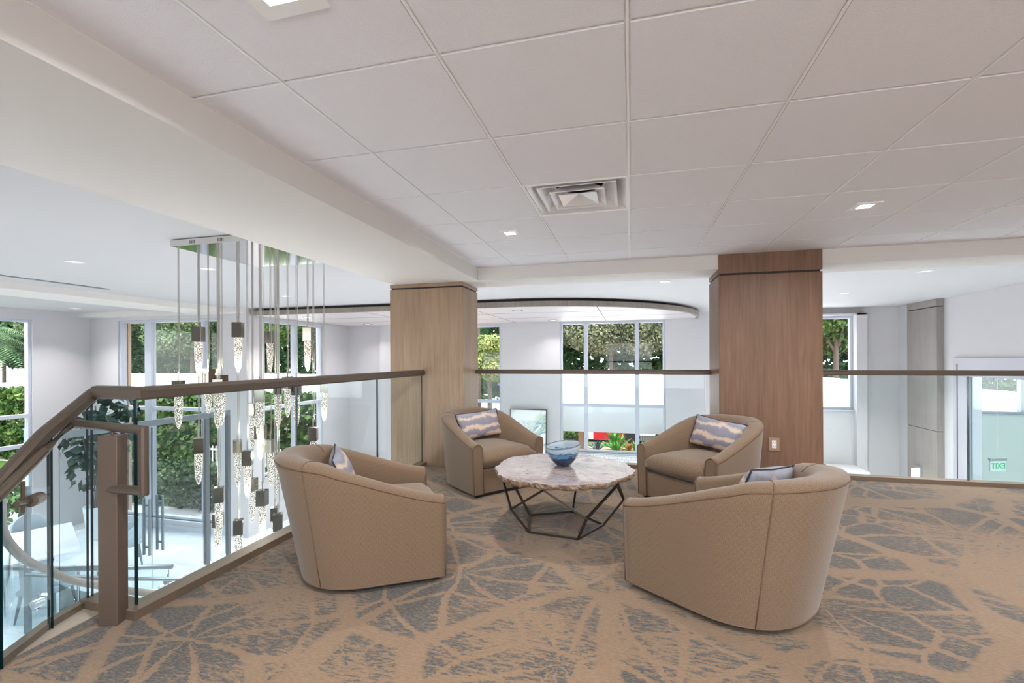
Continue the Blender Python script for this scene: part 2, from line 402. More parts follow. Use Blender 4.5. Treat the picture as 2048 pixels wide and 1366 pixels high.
# ------------------------------------------------------------------ the setting: mezzanine
T = .61; GX, GY = -.005, 1.4335; ZC = 2.2465; VC = 2.35; SOF = 2.108; FL = -2.66
YC = 12.2; YB = -3.2
bm = nm()
prism(bm, [(-2.36, 5.5), (-2.36, 1.70), (-2.52, 1.70), (-2.50, 1.32), (-2.25, .75), (-2.05, 0), (-2.05, YB), (6.2, YB), (6.2, 5.5)], -.03, 0)
done('floor', bm, carpet_m, kind='structure')
bm = nm()
prism(bm, [(-2.40, 5.53), (-2.40, 1.76), (-2.74, 1.78), (-2.56, 1.32), (-2.30, .74), (-2.09, -.02), (-2.09, YB), (6.2, YB), (6.2, 5.53)], -.42, -.031)
done('floor_slab', bm, fascia_m, kind='structure')
bm = nm(); prism(bm, [(-2.385, 1.71), (-2.70, 1.745), (-2.53, 1.325), (-2.495, 1.325), (-2.515, 1.70)], -.03, .004)
done('trim_1', bm, nosing_m, kind='structure')
bm = nm(); prism(bm, [(-16, YB), (9.5, YB), (9.5, YC), (-8.09, YC), (-8.09, 8.4), (-16, 8.4)], FL - .2, FL)
done('floor_lobby', bm, lfloor_m, kind='structure')

# tiled ceiling: every tile a shallow raised block with the grid showing between
bm = nm(); g = .009
xs = [-1.645] + [GX + T * i for i in range(-2, 11)]; ys = [GY + T * j for j in range(-8, 6)] + [4.94]
for i in range(len(xs) - 1):
    for j in range(len(ys) - 1):
        if abs(xs[i] - (GX - T)) < .01 and abs(ys[j] - (GY + 2 * T)) < .01: continue
        box(bm, xs[i] + (g if i else 0), xs[i + 1] - g, ys[j] + g, ys[j + 1] - (g if j < len(ys) - 2 else 0), ZC, ZC + .03)
done('ceiling', bm, tile_m, kind='structure')
bm = nm()
for x in xs[1:]: box(bm, x - .012, x + .012, ys[0], 4.94, ZC + .004, ZC + .02); box(bm, x - .0045, x + .0045, ys[0], 4.94, ZC - .003, ZC + .004)
for y in ys[:-1]: box(bm, -1.645, xs[-1], y - .012, y + .012, ZC + .009, ZC + .024)
box(bm, -1.645, -1.633, ys[0], 4.94, ZC - .001, ZC + .004)
done('trim_2', bm, grid_m, kind='structure')
bm = nm(); box(bm, -1.7, 6.2, YB, 5.0, ZC + .36, ZC + .42); done('ceiling_deck', bm, wall_m, kind='structure')

# beams round the tiled bay
bm = nm(); box(bm, -2.70, -1.645, YB, 5.46, SOF, VC + .4); done('trim_3', bm, beam_m, kind='structure')
bm = nm(); box(bm, -1.645, 6.2, 4.94, 5.46, SOF, VC + .4); done('trim_4', bm, beam_m, kind='structure')
# upper ceiling over the void
bm = nm(); box(bm, -12.9, -2.7, YB, 8.6, VC, VC + .2); box(bm, -8.3, -2.7, 8.6, YC + .3, VC, VC + .2); box(bm, -2.7, 9.7, 5.46, YC + .3, VC, VC + .2)
done('ceiling_void', bm, void_ceiling_m, kind='structure')
bm = nm(); box(bm, -9.35, -8.42, YB, 8.4, 2.24, VC); done('trim_5', bm, beam_m, kind='structure')
bm = nm(); box(bm, -12.7, -8.1, 8.12, 8.4, 2.245, VC); done('trim_6', bm, beam_m, kind='structure')

# ------------------------------------------------------------------ walls with openings
def wall(name, axis, p0, p1, u0, u1, z0, z1, holes, m=wall_m):
    """axis 'x': runs along x between u0,u1, thickness p0..p1 in y (and the other way round)"""
    us = sorted({u0, u1, *[h[0] for h in holes], *[h[1] for h in holes]}); zs = sorted({z0, z1, *[h[2] for h in holes], *[h[3] for h in holes]})
    bm = nm()
    for a, b in zip(us, us[1:]):
        for c, d in zip(zs, zs[1:]):
            mu, mz = (a + b) / 2, (c + d) / 2
            if any(h[0] < mu < h[1] and h[2] < mz < h[3] for h in holes): continue
            if axis == 'x': box(bm, a, b, p0, p1, c, d)
            else: box(bm, p0, p1, a, b, c, d)
    bmesh.ops.remove_doubles(bm, verts=bm.verts, dist=.0005)
    fs = {}
    for f in bm.faces: fs.setdefault(tuple(sorted(v.index for v in f.verts)), []).append(f)
    dead = [f for k_, l in fs.items() if len(l) > 1 for f in l]
    if dead: bmesh.ops.delete(bm, geom=dead, context='FACES')
    return done(name, bm, m, kind='structure')
HEAD = 2.165
w1h = (3.0, 7.28, -2.42, 2.12); w2h = (-11.82, -8.88, -2.42, 2.165); w3h = (8.88, 10.97, -1.45, 2.14)
w5h = (-6.6, -3.42, -1.17, 2.15); wch = (-1.80, .845, -1.22, 2.175); wrh = (3.0, 4.93, .02, 2.17); wbh = (7.05, 8.9, -.01, 2.17)
wall('wall_left', 'y', -12.95, -12.7, YB, 8.65, FL, VC, [w1h])
wall('wall_back_left', 'x', 8.4, 8.62, -12.7, -8.09, FL, VC, [w2h])
wall('wall_return', 'y', -8.31, -8.09, 8.62, YC, FL, VC, [w3h])
wall('wall_far', 'x', YC, YC + .25, -8.31, 9.5, FL, VC, [w5h, wch, wrh, wbh])
# right wall: wall with tall storefront opening
wall('wall_right', 'y', 5.85, 6.0, 5.46, YC, FL, VC, [(6.6, 10.40, FL, 1.215)])
wall('wall_back_room', 'y', 9.5, 9.7, 5.0, YC, FL, VC, [], greenwall_m)
bm = nm(); box(bm, 6.0, 9.5, YC - .012, YC, FL, -.03); done('wall_panel', bm, greenwall_m, kind='structure')
# side of the lounge right of the picture and an unseen rear wall, its openings added to let sky light in
wall('wall_lounge_right', 'y', 6.2, 6.4, YB, 5.46, -.4, VC, [])
wall('wall_rear', 'x', YB - .2, YB, -12.9, 6.4, FL, VC + .4, [(-9, -7.0, -2.0, 1.6), (-1.4, 4.6, .35, 2.05)])
# pilasters and jambs
bm = nm(); box(bm, -7.02, -6.62, YC - .12, YC, FL, HEAD + .03); done('trim_7', bm, wall_m, kind='structure')
bm = nm(); box(bm, 4.93, 5.13, YC - .16, YC, FL, 2.215); box(bm, 2.9, 5.13, YC - .16, YC, 2.18, 2.215); done('trim_8', bm, wall_m, kind='structure')
bm = nm(); box(bm, 5.80, 5.85, 11.75, YC, FL, VC); done('trim_9', bm, wall_m, kind='structure')
bm = nm(); box(bm, -1.85, .9, YC - .10, YC - .001, -1.75, -1.252); done('trim_10', bm, mosaic_m, kind='structure')
bm = nm(); box(bm, -8.09, 5.8, YC - .02, YC - .001, FL, FL + .12); done('baseboard_far', bm, frame_m, kind='structure')
bm = nm(); box(bm, -12.69, -8.1, 8.38, 8.399, FL, FL + .12); done('baseboard_left', bm, frame_m, kind='structure')
bm = nm(); box(bm, 3.3, 4.85, 11.3, 12.0, FL, -1.19); done('trim_11', bm, wall_m, kind='structure')

def window(n, axis, p, u0, u1, z0, z1, mull, bars, fw=.055, sill=True):
    """frame, mullions, sill and one pane per light; p is the plane the frame sits on"""
    t = empty('window_%d' % n, kind='structure')
    def bx(bm, a, b, c, d, e, f):      # a,b along wall; c,d depth; e,f height
        if axis == 'x': box(bm, a, b, p + c, p + d, e, f)
        else: box(bm, p - d, p - c, a, b, e, f)
    bm = nm()
    bx(bm, u0, u0 + fw, .04, .14, z0, z1); bx(bm, u1 - fw, u1, .04, .14, z0, z1); bx(bm, u0 + fw, u1 - fw, .04, .14, z0, z0 + fw); bx(bm, u0 + fw, u1 - fw, .04, .14, z1 - fw, z1)
    done('window_frame', bm, frame_m, t, bevel=.004)
    for m_, w in mull:
        bm = nm(); bx(bm, m_ - w / 2, m_ + w / 2, .03, .15, z0 + fw, z1 - fw); done('mullion', bm, frame_m, t, bevel=.004)
    edges = [u0 + fw] + sum([[m_ - w / 2, m_ + w / 2] for m_, w in mull], []) + [u1 - fw]
    cuts = [z0 + fw] + sum([[b - .04, b + .04] for b in bars], []) + [z1 - fw]
    for b in bars:
        for a, c in zip(edges[::2], edges[1::2]):
            bm = nm(); bx(bm, a, c, .035, .145, b - .04, b + .04); done('glazing_bar', bm, frame_m, t, bevel=.004)
    for a, c in zip(edges[::2], edges[1::2]):
        for e, f in zip(cuts[::2], cuts[1::2]):
            bm = nm(); bx(bm, a, c, .085, .093, e, f); done('pane', bm, pane_glass, t)
    if sill:
        bm = nm(); bx(bm, u0 - .03, u1 + .03, -.05, .04, z0 - .03, z0); done('window_sill', bm, frame_m, t, bevel=.004)
    return t
window(1, 'y', -12.7, w1h[0], w1h[1], w1h[2], w1h[3], [(5.2, .08)], [.03, -.62])
window(2, 'x', 8.4, w2h[0], w2h[1], w2h[2], w2h[3], [(-10.93, .20), (-9.35, .07)], [.10])
window(3, 'y', -8.09, w3h[0], w3h[1], w3h[2], w3h[3], [(9.95, .10)], [.10])
window(5, 'x', YC, w5h[0], w5h[1], w5h[2], w5h[3], [(-5.0, .08)], [.05])
window(4, 'x', YC, wch[0], wch[1], wch[2], wch[3], [(-1.13, .10), (.16, .10)], [.0])
window(6, 'x', YC, wrh[0], wrh[1], wrh[2], wrh[3], [], [])
window(7, 'x', YC, wbh[0], wbh[1], wbh[2], wbh[3], [(8.06, .06)], [])

# ------------------------------------------------------------------ timber-clad columns
def column(x0, x1, y0, y1, ztop, joint, m, label, zb=0.0, joints=()):
    t = empty('wood_clad_column', ((x0 + x1) / 2, (y0 + y1) / 2, zb), 0, label, 'column')
    cx, cy = (x0 + x1) / 2, (y0 + y1) / 2
    def b(name, i, z0, z1, mm):
        bm = nm(); box(bm, x0 - cx + i, x1 - cx - i, y0 - cy + i, y1 - cy - i, z0 - zb, z1 - zb); return done(name, bm, mm, t, bevel=.003)
    zs = [zb] + list(joints) + [joint]
    for a, c in zip(zs, zs[1:]): b('veneer_panel', 0, a + (.006 if a > zb else 0), c - .006, m)
    b('shadow_gap', .014, zb + .01, ztop - .01, recess_m); b('top_band', 0, joint + .012, ztop, m)
    return t
column(-2.75, -1.84, 4.965, 5.50, SOF - .002, 2.055, wood_l, 'pale taupe wood-clad square column at the end of the long left railing')
column(.842, 1.742, 4.925, 5.50, ZC - .002, 2.045, wood_r, 'brown wood-clad column with a wall outlet, reaching up to the tiled ceiling')
column(5.73, 5.849, 10.72, 11.72, VC - .002, 2.20, wood_g, 'grey wood-clad pilaster with a small lit wall lamp on the far right wall', zb=FL, joints=(-.22,))

# ------------------------------------------------------------------ curved hanging ceiling canopy
pts = [(-8.05, YC - .01), (-8.05, 8.45), (-2.2, 8.42)]
for i in range(1, 25):
    a = PI / 2 * i / 24; pts.append((-2.2 + 3.8 * math.sin(a) ** 1.0, YC - .01 - (YC - .01 - 8.42) * math.cos(a)))
t = empty('ceiling_canopy', (-3, 10, 2.19), 0, 'curved taupe-edged hanging ceiling panel above the far windows', 'ceiling panel')
L = lambda P, s=1: [(x + 3, y - 10) for x, y in P]
bm = nm(); prism(bm, L(pts), .004, .105); done('edge_band', bm, wood_c, t)
bm = nm(); prism(bm, L([(x * .985 - .05, y + .03 if y < 12 else y) for x, y in pts]), .0, .004)
done('underside_panel', bm, wood_w, t)
bm = nm(); prism(bm, L([((x + 3) * .975 - 3, y + .10 if y < 12 else y) for x, y in pts]), .105, .158); done('recess_band', bm, recess_m, t)
for x in (-5.3, -2.98, -.6):
    bm = nm(); box(bm, x + 3 - .006, x + 3 + .006, -1.45 + (.15 if x > -1 else 0), 2.15, -.002, .001); done('panel_joint', bm, recess_m, t)
for y in (9.6, 10.8):
    bm = nm(); box(bm, -4.9, 3.2 if y < 10 else 4.2, y - 10 - .005, y - 10 + .005, -.002, .001); done('panel_joint', bm, recess_m, t)

# ------------------------------------------------------------------ lights in the ceilings
def area(name, loc, size, power, parent=None, color=(.97, .985, 1), spread=None):
    d = bpy.data.lights.new(name, 'AREA'); d.size = size; d.energy = power; d.color = color
    if spread: d.spread = spread
    o = bpy.data.objects.new(name, d); C.objects.link(o); o.location = loc
    if parent: o.parent = parent
    return o
def downlight(x, y, z, label, lit, power, group, s=.075, color=(.97, .985, 1), spread=math.radians(165)):
    t = empty('recessed_downlight', (x, y, z), 0, label, 'ceiling light', group)
    bm = nm()
    for a, b, c, d in ((-s, s, -s, -s * .55), (-s, s, s * .55, s), (-s, -s * .55, -s * .55, s * .55), (s * .55, s, -s * .55, s * .55)): box(bm, a, b, c, d, -.008, .0)
    done('trim_ring', bm, white_m, t)
    bm = nm(); box(bm, -s * .55, s * .55, -s * .55, s * .55, -.004, -.001); done('lens', bm, lamp_m if lit else lamp_off_m, t)
    if power: area('lamp', (0, 0, -.012), s * 1.2, power, t, color, spread)
    return t
GM = 'square downlights in the tiled ceiling'
downlight(-.927, 1.05, ZC, 'large square downlight at the top edge, nearest in the tiled ceiling', True, 18, GM, .105)
downlight(-.932, 3.611, ZC, 'small square downlight left of the air vent in the tiled ceiling', True, 15, GM)
downlight(1.52, 3.588, ZC, 'small square downlight right of the air vent in the tiled ceiling', True, 15, GM)
for x, y in ((1.52, 1.0), (-.93, -1.3), (1.52, -1.3), (3.95, 3.6), (3.95, 1.1), (3.95, -1.3)):
    downlight(x, y, ZC, 'square downlight in the tiled ceiling outside the picture', True, 20, GM)
GV = 'faint downlights in the white upper ceiling'
LC = (1, .985, .965)
for x, y, lb, pw in ((-6.07, 3.86, 'faint square downlight in the white ceiling left of the chandelier', 34), (-11.6, 7.39, 'faint small downlight near the far left corner of the white ceiling', 16),
                 (-5.89, 6.95, 'faint downlight behind the chandelier cables', 34), (.495, 7.15, 'small downlight between the two wood columns, above the curved panel', 34),
                 (3.73, 7.2, 'small downlight right of the brown column, nearer of the two', 60), (3.64, 9.32, 'small downlight right of the brown column, farther of the two', 90)):
    downlight(x, y, VC, lb, False, pw, GV, .07, LC, math.radians(112))
for x, y in ((-5.2, .9), (-8.8, 1.5), (-5.0, 4.6), (-3.2, 7.0), (-8.6, 6.4)):  # extra lamps added so the lobby floor gets more light
    downlight(x, y, VC, 'extra square downlight added in the white upper ceiling to brighten the lobby', False, 34, GV, .07, LC, math.radians(112))
GP = 'slim downlights under the curved panel'
for x, y, lb in ((-2.19, 9.05, 'slim slot light under the curved panel, nearer of the two right of the pale column'), (-1.89, 11.57, 'slim slot light under the curved panel, close above the central window'),
                 (-7.09, 9.07, 'slim slot light under the curved panel behind the chandelier cables'), (-6.98, 11.38, 'slim slot light under the curved panel near the white far wall left')):
    tt = empty('slot_light', (x, y, 2.19), 0, lb, 'ceiling light', GP)
    bm = nm(); box(bm, -.10, .10, -.05, .05, -.008, 0); done('housing', bm, steel_m, tt)
    bm = nm(); box(bm, -.07, .07, -.025, .025, -.011, -.008); done('lens', bm, lamp_off_m, tt); area('lamp', (0, 0, -.02), .1, 22 if y < 11 else 6, tt, LC, math.radians(120))
bm = nm(); box(bm, -7.99, -7.9, 1.0, 5.5, VC - .006, VC)
tag(done('slot_diffuser', bm, steel_m), 'long thin linear air slot in the white ceiling at far left', 'air vent')

# ------------------------------------------------------------------ square ceiling diffuser with the duct showing
t = empty('air_diffuser', (GX - T / 2, GY + 2.5 * T, ZC), 0, 'square silvery louvred air vent with a dark round duct in the tiled ceiling', 'air vent')
vent_m = mat('glossy_white_louvre', (246, 246, 248), .15, .25)
def fr(h0, z0, h1, z1, name, th=.004):
    bm = nm(); q0 = [bm.verts.new((a * h0, b * h0, z0)) for a, b in ((-1, -1), (1, -1), (1, 1), (-1, 1))]; q1 = [bm.verts.new((a * h1, b * h1, z1)) for a, b in ((-1, -1), (1, -1), (1, 1), (-1, 1))]
    for i in range(4): bm.faces.new((q0[i], q0[(i + 1) % 4], q1[(i + 1) % 4], q1[i]))
    o = done(name, bm, vent_m, t); m_ = o.modifiers.new('s', 'SOLIDIFY'); m_.thickness = th; return o
fr(.296, .0, .20, .095, 'outer_louvre'); fr(.235, .004, .165, .07, 'middle_louvre'); fr(.165, -.004, .10, .05, 'inner_louvre')
bm = nm(); q = [bm.verts.new(p) for p in ((-.115, -.115, -.006), (.115, -.115, -.006), (.115, .115, -.006), (-.115, .115, -.006), (0, 0, .035))]
for i in range(4): bm.faces.new((q[i], q[(i + 1) % 4], q[4]))
done('centre_cone', bm, vent_m, t)
bm = nm()
for a, b, c, d in ((-.303, .303, -.303, -.288), (-.303, .303, .288, .303), (-.303, -.288, -.288, .288), (.288, .303, -.288, .288)): box(bm, a, b, c, d, -.004, .006)
done('flange', bm, white_m, t)
bm = nm(); lathe(bm, [(.15, .09), (.15, .26)], 32); bm.faces.new([bm.verts.new((.15 * math.cos(2 * PI * j / 32), .15 * math.sin(2 * PI * j / 32), .26)) for j in range(32)])
done('duct_neck', bm, black_m, t, smooth=True)
bm = nm(); vs = []
for j in range(32):
    a = 2 * PI * j / 32; vs.append((bm.verts.new((.15 * math.cos(a), .15 * math.sin(a), .094)), bm.verts.new((.21 * (1 if abs(math.cos(a)) > abs(math.sin(a)) else abs(math.cos(a) / math.sin(a))) * (1 if math.cos(a) > 0 else -1), .21 * (1 if abs(math.sin(a)) >= abs(math.cos(a)) else abs(math.sin(a) / math.cos(a))) * (1 if math.sin(a) > 0 else -1), .094))))
for j in range(32): bm.faces.new((vs[j][0], vs[(j + 1) % 32][0], vs[(j + 1) % 32][1], vs[j][1]))
done('back_plate', bm, vent_m, t)

# ------------------------------------------------------------------ railings
RAILP = [(-.024, -.032), (.024, -.032), (.033, -.022), (.034, .014), (.022, .030), (.0, .034), (-.022, .030), (-.034, .014), (-.033, -.022)]
def glass_panel(a, b, z0, z1, parent, m=rail_glass, name='glass_panel', zb=None):
    """12 mm pane from a to b (xy) with dark polished edges"""
    a = Vector(a); b = Vector(b); d = (b - a); ln = d.length; d.normalize(); n = Vector((-d.y, d.x)) * .006
    zz = zb or ((z0, z1), (z0, z1)); bm = nm()
    P = []
    for (p, (lo, hi)) in ((a, zz[0]), (b, zz[1])):
        for s in (1, -1):
            for z in (lo, hi): P.append(bm.verts.new((p.x + n.x * s, p.y + n.y * s, z)))
    f = bm.faces.new((P[0], P[4], P[5], P[1])); f = bm.faces.new((P[2], P[3], P[7], P[6]))
    for q in ((0, 1, 3, 2), (4, 6, 7, 5)): bm.faces.new([P[i] for i in q]).material_index = 1
    return done(name, bm, [m, edge_m], parent)
def base_strip(bm, pts, w, h):
    tube(bm, [(x, y, h / 2) for x, y in pts], .1, prof=[(-w / 2, -h / 2), (w / 2, -h / 2), (w / 2, h / 2), (-w / 2, h / 2)])
RX = -2.335; RYC = 1.745
t = empty('glass_railing', (RX, 3.4, 0), 0, 'long glass balustrade with a bronze handrail in front of the chandelier', 'railing')
def W2L(t): return t.location
def relp(o, P): return [tuple(Vector(p) - o.location) for p in P]
bm = nm(); base_strip(bm, [(RX + 0 - t.location.x, 4.96 - 3.4), (RX - t.location.x, RYC - 3.4), (-2.665 - t.location.x, 1.765 - 3.4)], .10, .045); done('base_strip', bm, strip_m, t)
for a, b in ((RYC, 2.86), (2.87, 3.96), (3.97, 4.94)):
    glass_panel((0, a - 3.4), (0, b - 3.4), .0455, 1.045, t)
glass_panel((-.012, RYC - 3.4), (-.31, RYC + .01 - 3.4), .0455, 1.045, t)
bm = nm(); tube(bm, relp(t, [(RX, 4.96, 1.075), (RX, RYC + .03, 1.075), (-2.66, RYC + .045, 1.075)]), .03, prof=RAILP); done('handrail', bm, bronze_m, t, bevel=0)

# descending guard round the stair opening
t = empty('stair_guard', (-2.6, 1.5, 0), 0, 'stair guard whose bronze handrail slopes down at the left edge', 'railing')
SG = [(-2.645, 1.735), (-2.585, 1.55), (-2.45, 1.30), (-2.26, .85), (-2.14, .3), (-2.12, -.4)]
bm = nm(); tube(bm, relp(t, [(-2.672, 1.755, .012)] + [(x - .03, y, .012) for x, y in SG[1:]]), .1, prof=[(-.02, -.012), (.02, -.012), (.02, .022), (-.02, .022)]); done('base_strip', bm, strip_m, t)
hz = [1.045, .93, .73, .33, 0, -.4]
HP = [(-2.60, 1.53, .90), (-2.525, 1.335, .735), (-2.42, 1.05, .50), (-2.3, .7, .2), (-2.2, .3, -.1)]
glass_panel((SG[0][0] + 2.6, SG[0][1] - 1.5), (SG[1][0] + 2.6, SG[1][1] - 1.5), 0, 0, t, rail_glass, zb=((-.5, 1.045), (-.5, .90)))
glass_panel((SG[1][0] + 2.6, SG[1][1] - 1.5 - .012), (SG[2][0] + 2.6, SG[2][1] - 1.5), 0, 0, t, stair_glass, zb=((-.9, .88), (-1.2, .71)))
glass_panel((SG[2][0] + 2.6, SG[2][1] - 1.5 - .012), (SG[3][0] + 2.6, SG[3][1] - 1.5), 0, 0, t, stair_glass, zb=((-1.2, .70), (-1.6, .33)))
bm = nm(); tube(bm, relp(t, [(-2.675, 1.79, 1.072)] + HP), .03, prof=[(a * .78, b * .85) for a, b in RAILP]); done('handrail', bm, bronze_m, t)

# inner return handrail on its post
t = empty('stair_handrail', (-2.375, 1.665, 0), 0, 'square bronze newel post with a looped handrail at the stair head', 'handrail')
o = Vector(t.location)
bm = nm(); box(bm, -.042, .042, -.036, .036, 0, .885); p_ = done('newel_post', bm, post_m, t, bevel=.003)
p_.rotation_euler = (0, 0, .35)
bm = nm(); R1 = .0215
tube(bm, relp(t, [(-2.39, 1.65, .635), (-2.175, 1.655, .635), (-2.175, 1.655, .915), (-2.66, 1.68, .93), (-2.55, 1.50, .83), (-2.455, 1.315, .715), (-2.33, 1.02, .53), (-2.2, .6, .25)]), R1, 12); done('rail_loop', bm, bronze_m, t, smooth=False)
bm = nm(); cyl(bm, 0, 0, .885, .915, .006); done('post_pin', bm, post_m, t)
bm = nm(); tube(bm, relp(t, [(-2.445, 1.345, .65), (-2.50, 1.43, .635)]), .011, 10); tube(bm, relp(t, [(-2.49, 1.42, .637), (-2.535, 1.475, .632)]), .026, 16); tube(bm, relp(t, [(-2.478, 1.385, .60), (-2.475, 1.385, .73)]), .008, 8)
done('glass_bracket', bm, bronze_m, t)

# railings between and right of the columns
for x0, x1, cuts, lb in ((-1.84, .842, [-1.80, .80], 'glass railing with a bronze handrail between the two wood columns'), (1.742, 6.19, [1.80, 3.152, 4.65, 6.15], 'glass railing with a bronze handrail right of the brown column')):
    t = empty('glass_railing', ((x0 + x1) / 2, 5.42, 0), 0, lb, 'railing'); cx = (x0 + x1) / 2
    bm = nm(); box(bm, x0 - cx, x1 - cx, -.05, .05, 0, .04); done('base_strip', bm, strip_m, t)
    for a, b in zip(cuts, cuts[1:]): glass_panel((a - cx, 0), (b - .012 - cx, 0), .0405, 1.045, t)
    bm = nm(); tube(bm, [(x0 - cx + .002, 0, 1.075), (x1 - cx - .002, 0, 1.075)], .03, prof=[(a * .8, b * .8) for a, b in RAILP]); done('handrail', bm, bronze_m, t)

# lower spiral stair rails seen through the glass
t = empty('lower_stair_rail', (-3.6, 2.3, 0), 0, 'curving taupe handrail of the lower stair flight behind the newel post', 'handrail')
bm = nm(); P = [(-3.30, 1.62, .82), (-3.441, 1.806, .571), (-3.80, 2.024, .182), (-3.86, 2.112, .022), (-3.885, 2.209, -.109), (-3.877, 2.314, -.211), (-3.861, 2.422, -.321), (-3.748, 2.554, -.414), (-3.658, 2.68, -.501), (-3.5, 2.823, -.583), (-3.3, 2.95, -.66), (-3.05, 3.02, -.74)]
def smooth_path(P, n=5):
    P = [Vector(p) for p in P]; out = []
    for i in range(len(P) - 1):
        a, b, c, d = P[max(i - 1, 0)], P[i], P[i + 1], P[min(i + 2, len(P) - 1)]
        for j in range(n):
            s = j / n; out.append(.5 * ((2 * b) + (c - a) * s + (2 * a - 5 * b + 4 * c - d) * s * s + (3 * b - a - 3 * c + d) * s ** 3))
    out.append(P[-1]); return out
SP = smooth_path(P); tube(bm, relp(t, SP), .026, 12); done('rail_tube', bm, wood_g, t, smooth=True)
bm = nm(); n_ = len(SP)
V0 = [bm.verts.new(Vector((p.x, p.y, p.z - .06)) - t.location) for p in SP[6:]]; V1 = [bm.verts.new(Vector((p.x, p.y, p.z - 1.0)) - t.location) for p in SP[6:]]
for i in range(len(V0) - 1): bm.faces.new((V0[i], V0[i + 1], V1[i + 1], V1[i]))
o_ = done('curved_glass', bm, stair_glass, t, smooth=True); m_ = o_.modifiers.new('s', 'SOLIDIFY'); m_.thickness = .012
for i in (22, 40):
    p = SP[i]; bm = nm(); q = Vector((p.x, p.y, p.z - .25)) - t.location; tube(bm, [q + Vector((.0, -.03, 0)), q + Vector((0, .03, 0))], .028, 16); done('glass_bolt', bm, alum_m, t)
t = empty('lobby_rail', (-7.4, 5.0, FL), 0, 'low glass barrier with grey horizontal handrails on the lobby floor', 'railing')
bm = nm(); tube(bm, relp(t, [(-8.9, 4.68, -1.76), (-7.9, 4.88, -1.76), (-6.45, 5.31, -1.76)]), .034, 12); done('handrail', bm, steel_m, t, smooth=True)
bm = nm(); tube(bm, relp(t, [(-8.2, 4.62, -1.76), (-6.8, 4.84, -1.76), (-5.5, 5.15, -1.76)]), .026, 12); done('handrail', bm, steel_m, t, smooth=True)
o_ = t.location
for a, b in (((-8.9, 4.70), (-7.72, 4.93)), ((-7.70, 4.94), (-6.5, 5.30))): glass_panel((a[0] - o_.x, a[1] - o_.y), (b[0] - o_.x, b[1] - o_.y), .05, .86, t, door_glass)
for x, y in ((-7.35, 4.9), (-6.3, 5.08)):
    bm = nm(); q = Vector((x, y, -1.87)) - o_; tube(bm, [q, q + Vector((.0, .09, .0))], .03, 14); tube(bm, [q + Vector((0, .045, 0)), q + Vector((0, .045, .1))], .01, 8); done('rail_bracket', bm, steel_m, t)

# ------------------------------------------------------------------ tub chairs
def uvmap(me, uvs):
    l = me.uv_layers.new(name='UVMap')
    for lp in me.loops: l.data[lp.index].uv = uvs[lp.vertex_index]
def chair_outline(zt):
    """outer plan curve at relative height zt 0..1: list of (x, y) from the front-left arm round the back"""
    hw = .385 + .025 * zt; yb = -.36 - .15 * zt; yf = .40; y0 = .02; P = []
    for i in range(11): P.append((-hw + .008 * (i / 10), yf + (y0 - yf) * i / 10))
    e = 2 / 2.35
    for i in range(1, 40):
        a = PI * i / 40; c_, s_ = math.cos(a), math.sin(a)
        P.append((-(hw - .008) * math.copysign(abs(c_) ** e, c_), y0 + (yb - y0) * abs(s_) ** e))
    for i in range(10, -1, -1): P.append((hw - .008 * (i / 10), yf + (y0 - yf) * i / 10))
    return P
def arm_top(y, i, n):
    f = max(0, min(1, (.40 - y) / .66)); f = f ** 1.05
    f = f - .12 * max(0, (f - .75)) * 0
    s = f * f * (3 - 2 * f) * .35 + f * .65
    return .470 + .198 * s + .036 * max(0, min(1, (-.18 - y) / .30))
